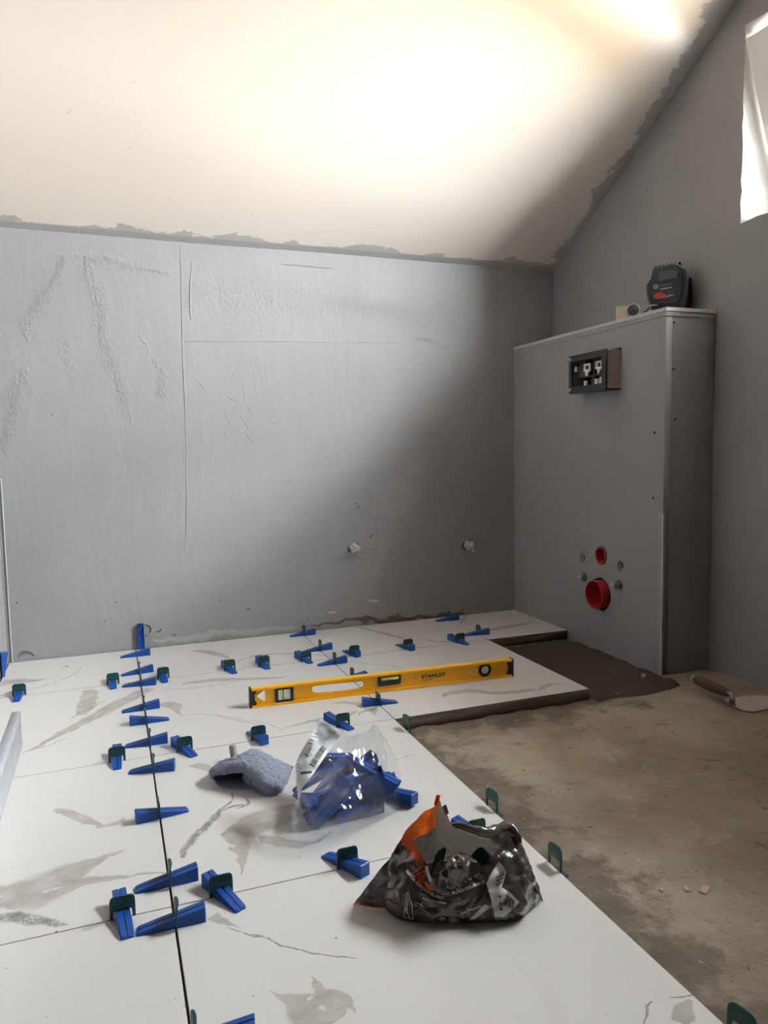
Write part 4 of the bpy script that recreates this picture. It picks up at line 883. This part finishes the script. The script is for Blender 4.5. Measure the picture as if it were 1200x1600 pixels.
m_label = simple('white printed film', (0.76, 0.76, 0.78), 0.35, var=0.05, scale=25); m_lab_ink = simple('black label print', (0.03, 0.03, 0.035), 0.5)
lb = decal('label', fb, [(500.4, 1122), (518, 1133), (536, 1143), (524, 1160), (512.8, 1175), (500, 1194), (488, 1211.6), (471.6, 1231), (468, 1250), (466.8, 1266), (464, 1232), (461.5, 1192), (478, 1162)], m_label, cb, 2.0, .0006)
prints = []
def ab(o_, du, dv, a, b): return (o_[0]+du[0]*a+dv[0]*b, o_[1]+du[1]*a+dv[1]*b)
o_, du, dv = (483, 1194), (20.5, -30.5), (7.5, 5.0)       # barcode running up to the right
x = 0.0
while x < 1.0:
    w_ = random.choice((.03, .04, .055)); prints.append(decal('p', fb, [ab(o_, du, dv, x, 0), ab(o_, du, dv, x+w_, 0), ab(o_, du, dv, x+w_, 1), ab(o_, du, dv, x, 1)], m_lab_ink, None, 9, .0012)); x += w_+random.choice((.025, .035, .05))
prints.append(decal('p', fb, [(469, 1206), (487, 1204), (487.5, 1208), (469.5, 1210.5)], m_lab_ink, None, 6, .0012))
prints.append(decal_text('p', fb, '71', (476, 1172), (483, 1160), 15, m_lab_ink, None, .02, .0012))
for k in range(4): prints.append(decal('p', fb, stroke((480.5+3.2*k, 1160-5*k), (488.5+3.2*k, 1162.5-5*k), .9), m_lab_ink, None, 8, .0012))
for k in range(5): prints.append(decal('p', fb, stroke((464+k*.6, 1192+k*6), (470+k*.2, 1196+k*6), .8), m_lab_ink, None, 8, .0012))
prints.append(decal('p', fb, stroke((476, 1177), (482, 1183), 1.2), m_lab_ink, None, 8, .0012)); prints.append(decal('p', fb, stroke((478, 1183), (486, 1168), 1.0), m_lab_ink, None, 8, .0012))
pr = group_obj('label_print', prints, cb)
# the wedges: most inside, three sliding out on the right
GB = 'loose blue wedges inside the clear bag'
def wedge_at(label, tip, butt, roll, group):
    tip, butt = Vector(tip), Vector(butt); x = (butt-tip).normalized(); z = Vector((0, 0, 1)); y = z.cross(x).normalized(); z = x.cross(y)
    m = Matrix((x, y, z)).transposed().to_4x4() @ Matrix.Rotation(math.radians(roll), 4, 'X'); m.translation = butt-x*WL
    o = bpy.data.objects.new('wedge', ME_W); C.objects.link(o); o.matrix_world = m; return tag(o, label, 'wedge', group)
lab_in = 'loose blue wedge in the pile inside the clear plastic bag'
from mathutils import Quaternion
for px_, py_, pz_, qw, qx, qy, qz in (
    (0.3338, -1.3552, 0.0004, 0.0456, 0.0, -0.0, -0.999),
    (0.2814, -1.4543, 0.0106, 0.7064, -0.7064, -0.0322, 0.0322),
    (0.289, -1.4375, 0.0004, 0.9894, 0.0, 0.0, 0.1449),
    (0.3153, -1.3995, 0.0004, 0.9628, -0.0, -0.0, 0.2702),
    (0.2627, -1.4219, 0.0067, 0.2318, -0.9145, -0.3303, -0.0302),
    (0.3034, -1.4162, 0.0106, 0.6887, 0.6887, 0.1603, 0.1603),
    (0.2815, -1.4238, 0.0093, 0.7003, -0.6737, -0.2147, 0.0982),
    (0.2299, -1.4276, 0.0044, 0.9592, 0.2574, -0.1155, 0.0165),
    (0.3072, -1.414, 0.0307, 0.6642, 0.7472, -0.023, 0.0075),
    (0.3094, -1.4109, 0.0315, 0.6895, 0.6895, 0.157, 0.157),
    (0.2322, -1.4167, 0.0044, 0.9074, 0.2397, 0.027, 0.3441),
    (0.3118, -1.4149, 0.0416, 0.9948, 0.06, -0.0174, -0.0803),
    (0.2333, -1.4161, 0.0176, 0.7332, 0.6411, 0.049, 0.2216),
    (0.2363, -1.4551, 0.0071, 0.6784, 0.6562, -0.1165, 0.3092),
    (0.4014, -1.3428, 0.0319, 0.1687, 0.0376, -0.7218, -0.6702),
    (0.2996, -1.3772, 0.0378, 0.7368, 0.6513, 0.0605, 0.1711),
    (0.2994, -1.3838, 0.0511, 0.0993, -0.9712, -0.1286, -0.1743),
    (0.2302, -1.3548, 0.0256, 0.1312, 0.7245, -0.6613, 0.1437),
    (0.2215, -1.3654, 0.0334, 0.9874, 0.0093, -0.1513, 0.0447),
    (0.2917, -1.4107, 0.0459, 0.0762, -0.9692, 0.1099, -0.2068),
    (0.3079, -1.3953, 0.058, 0.9354, 0.335, 0.1037, -0.0449),
    (0.2303, -1.4488, 0.0152, 0.9471, -0.0496, -0.3162, 0.022),
    (0.2491, -1.397, 0.0279, 0.5747, 0.7338, -0.0598, 0.3574),
    (0.3446, -1.4146, 0.0713, 0.0513, 0.219, 0.0002, -0.9744)):
    o = bpy.data.objects.new('wedge', ME_W); C.objects.link(o); o.rotation_mode = 'QUATERNION'
    o.location = (px_+.024, py_-.004, pz_); o.rotation_quaternion = (qw, qx, qy, qz); tag(o, lab_in, 'wedge', GB)
for k, nm in enumerate(('topmost', 'second', 'third', 'lowest')):
    a_, b_ = fp(499+3*k, 1187+6*k, .078-.010*k), fp(546+2*k, 1196+7*k, .068-.010*k)
    wedge_at(nm+' of four blue wedges stacked at the back inside the clear bag', a_, b_, 0, 'stack of blue wedges in the clear bag')
wedge_at('upside-down blue wedge with a dark hollow, topmost at the mouth of the clear bag', fp(606, 1221, .050), fp(547, 1181, .092), 180, 'blue wedges sliding out of the clear bag')
wedge_at('blue wedge lying just below the upside-down one at the mouth of the clear bag', fp(560, 1193, .082), fp(617, 1237, .040), 0, 'blue wedges sliding out of the clear bag')
wedge_at('blue wedge lying on the tiles with its thick end out of the clear bag', fp(585, 1228, .010), fp(648, 1257, .006), 0, 'blue wedges sliding out of the clear bag')

# ------------------------------------------------------------------ open grey bag
def bag_material(name, col, rough, thru=0.0):
    t = NT(name); ob = t.obj(); n = t.noise(ob, 20, 4)
    t.base(t.mix(n, [c*.9 for c in col], [c*1.1 for c in col])); t.rough(rough); t.b.inputs['Coat Weight'].default_value = 0.8; t.b.inputs['Coat Roughness'].default_value = 0.06
    t.bump(t.math('ADD', t.noise(ob, 40, 4, 0.5, None, 1.0), t.math('MULTIPLY', t.noise(ob, 130, 2), .25)), 0.7, 0.006)
    if thru:                                              # thin film lets some light through
        tl = t.n('ShaderNodeBsdfTranslucent'); tl.inputs[0].default_value = (*[min(1, c*2.2) for c in col], 1)
        mx = t.n('ShaderNodeMixShader'); mx.inputs[0].default_value = thru; out = t.t.nodes['Material Output']
        t.t.links.new(t.b.outputs[0], mx.inputs[1]); t.t.links.new(tl.outputs[0], mx.inputs[2]); t.t.links.new(mx.outputs[0], out.inputs[0])
    return t.m
m_bag = bag_material('dark grey glossy bag film', (0.066, 0.054, 0.047), 0.16); m_bagin = bag_material('grey-brown bag lining', (0.15, 0.125, 0.108), 0.45, 0.18)
m_orange = bag_material('orange bag film', (0.80, 0.085, 0.012), 0.3, 0.35); m_bagink = simple('pale grey bag print', (0.60, 0.585, 0.57), 0.4)
gb = thing('grey_bag', 'torn open dark grey bag with orange inside and white lettering, on the tiles', 'bag', (0, 0, 0))
rimF = [(612, 1335, .080), (632, 1305, .104), (648, 1319, .098), (660, 1338, .086), (668, 1353, .076), (675, 1373, .062), (685, 1389, .050), (698, 1393, .047), (718, 1382, .055), (742, 1364, .066), (768, 1338, .085), (798, 1306, .103), (812, 1314, .092)]
basF = [(600, 1418, 0), (608, 1427, 0), (620, 1435, 0), (637, 1440, 0), (655, 1442, 0), (675, 1443, 0), (695, 1444, 0), (715, 1444, 0), (738, 1443, 0), (766, 1442, 0), (803, 1439, 0), (833, 1421, 0), (847, 1404, 0)]
rows_ = []
for t in (1, .84, .66, .48, .30, .14, 0):
    rows_.append([(b[0]+(r[0]-b[0])*(t**1.15), b[1]+(r[1]-b[1])*t, r[2]*t**.72) for r, b in zip(rimF, basF)])
def ff_mat(a, b): return 1 if (.06 < a < .285 and b < .20 and b < .20-abs(a-.16)*1.0) else 0
go, gf = sheet('front_panel', dense(sheet_grid(rows_), 96, 60), [m_bag, m_orange], gb, .0110, 25, 3.0, matfn=ff_mat, pin=lambda a, b: min(1, 8*(1-b))*min(1, .35+5*b))
rimB = [(612, 1335, .080), (634, 1301, .107), (650, 1284, .120), (666, 1266, .134), (677, 1260, .143), (684, 1246, .153), (692, 1263, .145), (702, 1284, .132), (714, 1290, .126), (742, 1297, .120), (771, 1302, .113), (798, 1296, .107), (812, 1312, .092)]
basB = [(600, 1417, 0), (606, 1392, 0), (618, 1372, 0), (640, 1358, 0), (660, 1351, 0), (680, 1347, 0), (700, 1345, 0), (720, 1345, 0), (742, 1347, 0), (770, 1353, 0), (800, 1366, 0), (828, 1384, 0), (847, 1403, 0)]
rows_ = []
for t in (1, .8, .6, .4, .2, 0):
    rows_.append([(b[0]+(r[0]-b[0])*t, b[1]+(r[1]-b[1])*t, r[2]*t**.9) for r, b in zip(rimB, basB)])
def bb_mat(a, b):
    if .395 < a < .455 and b < .05: return 1
    return 1 if (.05 < a < .41 and b < .47) else 0
bo, bbv = sheet('back_panel', dense(sheet_grid(rows_), 96, 52), [m_bagin, m_orange], gb, .0045, 24, 9.0, matfn=bb_mat, pin=lambda a, b: min(1, 8*(1-b)))
bo.data.materials[0] = m_bagin
D1, D2 = sheet_grid([basF])[0], sheet_grid([basB])[0]
sheet('bag_base', dense([D1, [(p+q)/2 for p, q in zip(D1, D2)], D2], 30, 6), m_bag, gb, floor_z=.0004)
rp = [fp(*p) for p in ((706, 1288, .130), (722, 1291, .128), (742, 1297, .124), (765, 1301, .119), (784, 1293, .115), (797, 1292, .110), (808, 1304, .102), (812, 1318, .092))]
bm = bmesh.new(); add_tube(bm, catmull(rp, 40), [.0035+.004*math.sin(math.pi*k/39)+.0016*noise.noise((k*.35, 1, 2)) for k in range(40)], 12)
for v in bm.verts: v.co += Vector((0, 0, 1))*.003*crease(v.co, 60, 1.0)
bm_obj('rolled_rim', bm, m_bag, gb, True)
flap = [[(688, 1392, .051), (699, 1389, .052), (712, 1384, .055), (724, 1377, .060)], [(686, 1372, .074), (700, 1362, .083), (716, 1354, .090), (731, 1354, .084)],
        [(697, 1354, .084), (708, 1342, .091), (722, 1337, .095), (735, 1345, .084)], [(704, 1360, .064), (712, 1352, .066), (724, 1349, .064), (735, 1356, .062)]]
sheet('torn_flap', dense(sheet_grid(flap), 40, 40), bag_material('crumpled brown bag film', (0.11, 0.092, 0.08), 0.25), gb, .011, 55, 15.0)
tear = [[(668, 1352, .077), (675, 1372, .064), (685, 1387, .052), (700, 1392, .049)], [(664, 1356, .079), (671, 1378, .065), (683, 1394, .052), (702, 1398, .048)], [(669, 1358, .074), (676, 1380, .060), (687, 1392, .048), (702, 1394, .045)]]
sheet('torn_edge', dense(sheet_grid(tear), 24, 10), simple('grey-white torn film', (0.30, 0.28, 0.26), 0.3, spec=0.7), gb, .0018, 60, 17.0)
gus = [[(616, 1333, .084), (612, 1366, .058), (608, 1396, .025), (606, 1419, .003)], [(594, 1358, .058), (592, 1384, .036), (594, 1402, .016), (590, 1417, .003)], [(553, 1411, .001), (560, 1413, .002), (566, 1415, .002), (572, 1417, .002)]]
sheet('side_gusset', dense(sheet_grid(gus), 24, 24), m_bag, gb, .004, 30, 21.0)
hem = [fp(*p) for p in ((553, 1412, .002), (566, 1414, .002), (580, 1417, .003), (592, 1418, .003), (604, 1418, .003))]
bm = bmesh.new(); add_tube(bm, catmull(hem, 16), .0013, 6); bm_obj('orange_hem', bm, m_orange, gb, True)
rc_ = [[(820, 1350, .062), (826, 1372, .045), (832, 1392, .020)], [(832, 1376, .042), (838, 1386, .030), (842, 1398, .012)], [(846, 1402, .010), (847, 1405, .006), (848, 1409, .002)]]
sheet('side_gusset', dense(sheet_grid(rc_), 14, 14), m_bag, gb, .003, 40, 25.0)
for k, (u, v, z) in enumerate(((684, 1246, .154), (695, 1262, .146))):
    bm = bmesh.new(); p = fp(u, v, z); add_box(bm, (-.0035, -.0006, -.012), (.0035, .0006, .004), .0003, Matrix.Translation(p) @ Matrix.Rotation(.3-.6*k, 4, 'Y')); bm_obj('torn_tip', bm, m_orange if k == 0 else m_bag, gb)
# print on the front of the bag
pp = lambda l, s_=.11667, ox=640, oy=1300: [(ox+a*s_, oy+b*s_) for a, b in l]
lg = [decal('p', gf, pp(l), m_orange, None, 3, .0015) for l in ([(25, 545), (190, 440), (215, 455), (40, 560)], [(40, 595), (200, 508), (212, 530), (60, 612)], [(130, 600), (205, 545), (190, 600), (150, 690), (130, 722), (105, 700), (108, 640)], [(203, 655), (250, 690), (300, 740), (345, 775), (290, 782), (235, 760), (208, 710)])]
group_obj('logo', lg, gb)
txt = [decal_text('p', gf, 'SISTEM AUTONIVELANT', (634, 1361), (692, 1406), 6.4, m_bagink, None, .02, bend=-7.0),
       decal_text('p', gf, 'PL\u0102CI CU GROSIME', (660, 1405), (697, 1413), 4.2, m_bagink, None, .01, bend=-.8),
       decal_text('p', gf, 'PL\u0102CI CERAMICE', (707, 1398), (757.5, 1379), 6.2, m_bagink, None, .02, bend=-1.0),
       decal_text('p', gf, 't e m', (724, 1379), (751, 1368), 9.5, m_bagink, None, .0, bend=-.5),
       decal_text('p', gf, 'Cleste', (716, 1416), (730, 1412), 5.0, m_bagink, None, .0)]
group_obj('lettering', txt, gb)
ln = []
for a, b in (((750, 1050), (860, 900)), ((860, 900), (885, 905)), ((885, 905), (790, 1045)), ((790, 1045), (950, 985)), ((960, 1000), (820, 1050)), ((700, 1085), (830, 1040)), ((700, 1085), (715, 1135)), ((760, 1010), (810, 1110)), ((680, 1100), (740, 1070)), ((740, 1075), (765, 1100))):
    ln.append(decal('p', gf, stroke(*pp([a, b]), .8), m_bagink, None, 5, .0016))
for l in ([(800, 1175), (1000, 970), (1060, 985), (1075, 1010), (880, 1165)],): ln.append(decal('p', gf, pp(l), m_bagink, None, 3, .0010))
group_obj('tool_drawing', ln, gb); ln = []
cr = lambda l: pp(l, .225, 590, 1240)
for a, b in (((205, 690), (180, 860)), ((210, 680), (240, 780)), ((240, 780), (245, 870)), ((190, 790), (225, 870)), ((215, 720), (200, 830)), ((180, 860), (250, 872)), ((255, 770), (280, 790)), ((265, 755), (300, 770)), ((300, 770), (330, 800)), ((300, 800), (365, 835)), ((290, 790), (310, 760))):
    ln.append(decal('p', gf, stroke(*cr([a, b]), .8), m_bagink, None, 5, .0016))
group_obj('clip_drawing', ln, gb)
m_lab2 = simple('white bag sticker', (0.62, 0.61, 0.62), 0.4, var=0.04)
decal('sticker', gf, cr([(840, 470), (870, 500), (895, 545), (862, 650), (925, 690), (985, 755), (885, 855), (815, 860), (790, 740), (755, 625), (795, 545)]), m_lab2, gb, 3.0, .0010)
bc = []
for k in range(7): bc.append(decal('p', gf, cr([(826-k*.5, 562+k*14), (882-k*3, 536+k*14), (882-k*3, 540+k*14+(k % 2)*4), (826-k*.5, 567+k*14+(k % 2)*4)]), m_ink, None, 8, .0017))
for k in range(9): bc.append(decal('p', gf, cr([(868+k*8, 770+k*5), (871+k*8+(k % 3)*2, 771+k*5), (901+k*6, 700+k*5), (897+k*6-(k % 3), 699+k*5)]), m_ink, None, 8, .0017))
bc.append(decal_text('p', gf, 'D4', (785, 1423), (783, 1398), 6, m_ink, None, .02, .0017))
bc.append(decal('p', gf, cr([(858, 808), (870, 800), (868, 815)]), m_ink, None, 8, .0017))
group_obj('sticker_print', bc, gb)
# a few dark clips left inside
for k, (u, v, z, a, b) in enumerate(((742, 1340, .060, .4, .5), (684, 1338, .055, -.3, -.4), (700, 1372, .025, .9, .2), (716, 1366, .020, 2.0, .3))):
    p = fp(u, v, z); o = bpy.data.objects.new('levelling_clip', ME_C); C.objects.link(o); o.location = p-Vector((0, -.006, .026)); o.rotation_euler = (b+.3, a, 1.2+k)
    tag(o, ('dark clip showing at the right inside the torn grey bag', 'dark clip showing at the left inside the torn grey bag', 'dark clip deep in the hole of the grey bag', 'dark clip under the torn flap of the grey bag')[k], 'clip', 'clips left inside the grey bag')

# ------------------------------------------------------------------ line laser, roll and card on the boxing
m_navy = simple('dark blue-grey laser housing', (0.040, 0.043, 0.060), 0.42, var=0.15, scale=50, bump=0.05); m_rubber = simple('black rubber', (0.025, 0.025, 0.03), 0.65, var=0.2)
m_red = simple('red laser plastic', (0.45, 0.04, 0.045), 0.4); m_silver = simple('silver trim', (0.62, 0.62, 0.64), 0.35)
lp = on(1046, 484, 1, -.80); las = thing('line_laser', 'dark blue-black line laser level standing on top of the boxing', 'laser', (lp.x-.005, -.80, ZB), -YAW-.38)
Z0 = .012
oc = [(-.036, 0), (-.052, .012), (-.060, .035), (-.067, .062), (-.067, .088), (-.055, .106), (-.048, .137), (-.025, .143), (.022, .147), (.056, .122), (.060, .085), (.056, .045), (.050, .012), (.040, 0)]
mapped('housing', plate([oc], .066, .005), lambda c: (c.x, .036+c.z, Z0+c.y), m_navy, las)
mapped('front_cover', plate([[(-.030, .020), (-.052, .045), (-.054, .085), (-.040, .112), (-.034, .128), (.018, .133), (.034, .118), (.040, .085), (.038, .040), (.028, .020)]], .010, .002), lambda c: (c.x, .002+c.z, Z0+c.y), m_rubber, las)
mapped('laser_window', plate([[(-.030, .092), (.024, .098), (.028, .118), (.016, .126), (-.028, .122), (-.033, .110)]], .003, .0008), lambda c: (c.x, -.004+c.z, Z0+c.y), m_dk, las)
mapped('red_emblem', plate([[(-.044, .040), (-.042, .053), (-.022, .060), (-.008, .050), (-.004, .043), (-.018, .041)]], .003, .0005), lambda c: (c.x, -.004+c.z, Z0+c.y), m_red, las)
mapped('emblem', plate([circle(-.038, .077, .007), circle(-.038, .077, .0055)], .0015), lambda c: (c.x, -.0038+c.z, Z0+c.y), m_silver, las)
mapped('emblem', plate([[(-.0415, .074), (-.0400, .074), (-.0400, .0765), (-.036, .0765), (-.036, .074), (-.0345, .074), (-.0345, .080), (-.036, .080), (-.036, .0777), (-.04, .0777), (-.04, .080), (-.0415, .080)]], .0015), lambda c: (c.x, -.0038+c.z, Z0+c.y), m_silver, las)
for l, m in (([(-.028, .074), (.010, .078), (.010, .085), (-.028, .081)], m_dk), ([(-.026, .066), (.010, .070), (.010, .0722), (-.026, .0685)], m_silver), ([(-.040, .0385), (-.006, .041), (.012, .046), (.018, .043), (.018, .0445), (.010, .048), (-.008, .044)], m_silver), ([(-.055, .018), (-.032, .019), (-.034, .0215), (-.056, .0205)], m_silver)):
    mapped('front_strip', plate([l], .0016), lambda c: (c.x, -.0038+c.z, Z0+c.y), m, las)
for k in range(7):
    bm = bmesh.new(); a = -.040+k*.012; add_box(bm, (a-.0035, .004, 0), (a+.0035, .066, .004), .0012, Matrix.Translation((0, 0, Z0+.1405+.0007*k))); bm_obj('top_rib', bm, m_rubber, las)
bm = bmesh.new(); add_box(bm, (-.030, .071, .0), (.066, .105, .128), .006); bt = bm_obj('battery_pack', bm, m_navy, las)
for k in range(6):
    bm = bmesh.new(); add_box(bm, (.0655, .074, .060+k*.011), (.0685, .102, .066+k*.011), .001); bm_obj('grip_rib', bm, m_rubber, bt)
bm = bmesh.new(); add_box(bm, (.0655, .078, .02), (.069, .098, .045), .001); bm_obj('release_button', bm, m_dk, bt)
for x_, y_ in ((-.030, .012), (.032, .012), (-.02, .09), (.05, .09)):
    bm = bmesh.new(); add_cyl(bm, (x_, y_, 0), (x_, y_, Z0+.002), .008, .010, 14); bm_obj('foot', bm, m_rubber, las)
m_cream = simple('cream card', (0.72, 0.62, 0.44), 0.8, var=0.06)
p = on(977, 492, 1, -.66); bm = bmesh.new(); add_box(bm, (-.003, -.018, 0), (.003, .018, .046), .001, Matrix.Translation((XB+.020, -.664, ZB)) @ Matrix.Rotation(1.0, 4, 'Z'))
tag(bm_obj('card_piece', bm, m_cream), 'cream card standing on the boxing left of the laser', 'card')
rl = thing('strap_roll', 'small black rolled strap with a silver rim between the card and the laser', 'strap', (XB+.020, -.722, ZB))
q0 = Matrix.Translation((0, 0, .021)) @ Matrix.Scale(1.27, 4) @ Matrix.Rotation(math.radians(90), 4, 'X') @ Matrix.Rotation(math.radians(-38), 4, 'Y')
bm = bmesh.new(); add_lathe(bm, [(.0005, -.014), (.015, -.014), (.016, -.012), (.016, .010), (.0145, .012), (.0005, .012)], 26, q0); bm_obj('roll', bm, m_black, rl, True)
bm = bmesh.new(); add_lathe(bm, [(.0164, .007), (.0164, .011), (.0150, .0125), (.0142, .011)], 26, q0); bm_obj('rim', bm, m_silver, rl, True)
bm = bmesh.new(); add_tube(bm, [(.012, -.016, .003), (.02, -.03, .012), (.028, -.045, .024)], .0022, 8); bm_obj('strap_end', bm, m_black, rl, True)

# ------------------------------------------------------------------ margin trowel on the concrete, crumbs
m_wood = simple('dark worn wooden handle', (0.085, 0.052, 0.032), 0.6, var=0.4, scale=40, bump=0.3); m_blade = simple('mortar covered steel', (0.50, 0.43, 0.38), 0.7, var=0.25, scale=30, bump=0.4)
tr = thing('trowel', 'mortar-stained trowel with dark wooden handle lying on the bare concrete by the boxing', 'trowel', (0, 0, 0))
bl = [fp(u, v, ZC+.005) for u, v in ((1130, 1092), (1137, 1098), (1147, 1103), (1160, 1109), (1176, 1111.5), (1200, 1107), (1226, 1098), (1222, 1092), (1190, 1086), (1165, 1087), (1148, 1089))]
cx_ = sum(bl, Vector())/len(bl)
mapped('blade', plate([[(p.x-cx_.x, p.y-cx_.y) for p in bl]], .0022, .0004), lambda c: (c.x+cx_.x, c.y+cx_.y, ZC+.004+c.z), m_blade, tr)
h0, h1 = fp(1085, 1061, ZC+.034), fp(1137, 1083, ZC+.040); hd = h1-h0
bm = bmesh.new(); add_lathe(bm, [(.0005, 0), (.011, .001), (.0135, .006), (.0135, .02), (.0155, hd.length*.45), (.0145, hd.length*.75), (.010, hd.length-.003), (.0005, hd.length)], 20, Matrix.Translation(h0) @ hd.to_track_quat('Z', 'Y').to_matrix().to_4x4()); bm_obj('handle', bm, m_wood, tr, True)
bm = bmesh.new(); add_lathe(bm, [(.0138, .000), (.0145, .003), (.0145, .007), (.0140, .009)], 20, Matrix.Translation(h0) @ hd.to_track_quat('Z', 'Y').to_matrix().to_4x4()); bm_obj('mortar_crust', bm, m_dust, tr, True)
nk = fp(1143.5, 1101, ZC+.006); bm = bmesh.new(); add_tube(bm, catmull([h1-hd*.08, h1+hd*.09, h1+hd*.16+Vector((0, 0, -.012)), nk+Vector((0, 0, .01)), nk], 14), [.005]*4+[.0055]*4+[.0065]*3+[.0095, .011, .011], 10); bm_obj('neck', bm, m_brush, tr, True)
m_chip = simple('pale wood chip', (0.45, 0.34, 0.24), 0.85, var=0.15, scale=60, bump=0.3)
for (u, v), s_, a, lab in (((1101, 1391), (.013, .006, .0016), .5, 'largest pale chip lying on the concrete at the right'), ((1072, 1391), (.006, .004, .0016), 1.2, 'middle one of three pale chips on the concrete'),
                        ((1034, 1392), (.004, .003, .0016), .2, 'smallest of three pale chips on the concrete, nearest the tiles'), ((1005, 1058), (.007, .006, .005), .7, 'pale crumb lying on the combed mortar in front of the boxing')):
    p = fp(u, v, ZC+.012 if v < 1100 else ZC+.001); bm = bmesh.new(); add_box(bm, (-s_[0], -s_[1], 0), (s_[0], s_[1], s_[2]*2), .0008, Matrix.Translation(p) @ Matrix.Rotation(a, 4, 'Z') @ Matrix.Rotation(.08, 4, 'X'))
    for q in bm.verts: q.co += Vector((noise.noise(q.co*150), noise.noise(q.co*150+Vector((9, 0, 0))), 0))*.002
    tag(bm_obj('chip', bm, m_chip), lab, 'chip', 'pale chips on the floor')

# ------------------------------------------------------------------ outlets in the back wall
m_torn = simple('torn white protective plastic', (0.55, 0.53, 0.50), 0.5, var=0.15, scale=70)
for (u, v), lab, sd in (((549, 858), 'capped water outlet sticking out of the back wall, left of two', 1.0), ((727, 853), 'water outlet with torn white plastic hanging from it, right of two', 5.0)):
    p = on(u, v, 1, 0.0); t = thing('water_outlet', lab, 'outlet', p, group='water outlets in the back wall')
    RB = Matrix.Rotation(math.radians(90), 4, 'X')
    bm = bmesh.new(); add_lathe(bm, [(.016, -.001), (.0155, .0015), (.011, .0012), (.0105, -.004)], 20, RB)
    for q in bm.verts: q.co.x *= 1+.25*noise.noise(q.co*80+Vector((sd, 0, 0))); q.co.z *= 1+.25*noise.noise(q.co*70+Vector((0, sd, 0)))
    bm_obj('hole_shade_ring', bm, m_void, t, True)  # near-black ring: the darkness of the outlet hole put into its colour
    bm = bmesh.new(); add_lathe(bm, [(.0095, -.002), (.0095, .016), (.0085, .018), (.004, .018), (.0035, .012), (.0004, .012)], 18, RB); bm_obj('pipe_stub', bm, m_brush, t, True)
    bm = bmesh.new(); bmesh.ops.create_icosphere(bm, subdivisions=3, radius=.016)
    for q in bm.verts: q.co = q.co*(1+.9*noise.noise(q.co*110+Vector((sd, 0, 0))))*Vector((1.1, .7, .9)) if False else Vector((q.co.x*1.1, q.co.y*.7, q.co.z*.9))*(1+1.1*noise.noise(q.co*110+Vector((sd, 0, 0))))+Vector((.006, -.021, .006))
    bm_obj('torn_wrap', bm, m_torn, t)
    if sd > 2:
        D = [[Vector((.008+.003*i+.010*j/5, -.022-.002*j, .012-.0075*j+.002*i)) for i in range(4)] for j in range(6)]
        sheet('hanging_strip', dense(D, 8, 14), m_torn, t, .003, 90, 3.0, .0006, floor_z=-1)
p = on(228, 983, 1, 0.0); t = thing('pipe_stub', 'grey pipe end in the back wall behind the upright blue wedge', 'pipe', (p.x, 0, p.z))
bm = bmesh.new(); add_lathe(bm, [(.021, -.002), (.021, .006), (.0195, .007), (.018, .006), (.018, -.002)], 26, Matrix.Rotation(math.radians(90), 4, 'X')); bm_obj('pipe_rim', bm, m_wtube, t, True)
bm = bmesh.new(); add_lathe(bm, [(.0180, .0012), (.0005, .0010)], 26, Matrix.Rotation(math.radians(90), 4, 'X')); bm_obj('hollow', bm, m_box, t)
bm = bmesh.new(); add_box(bm, (XL+.012, -.004, 0), (XL+.016, .001, .62), .001); struct(bm_obj('trim_1', bm, m_boxedge))
bm = bmesh.new(); add_box(bm, (XL-.001, -.075, 0), (XL+.0025, -.060, .60), .001); struct(bm_obj('trim_2', bm, m_wall))
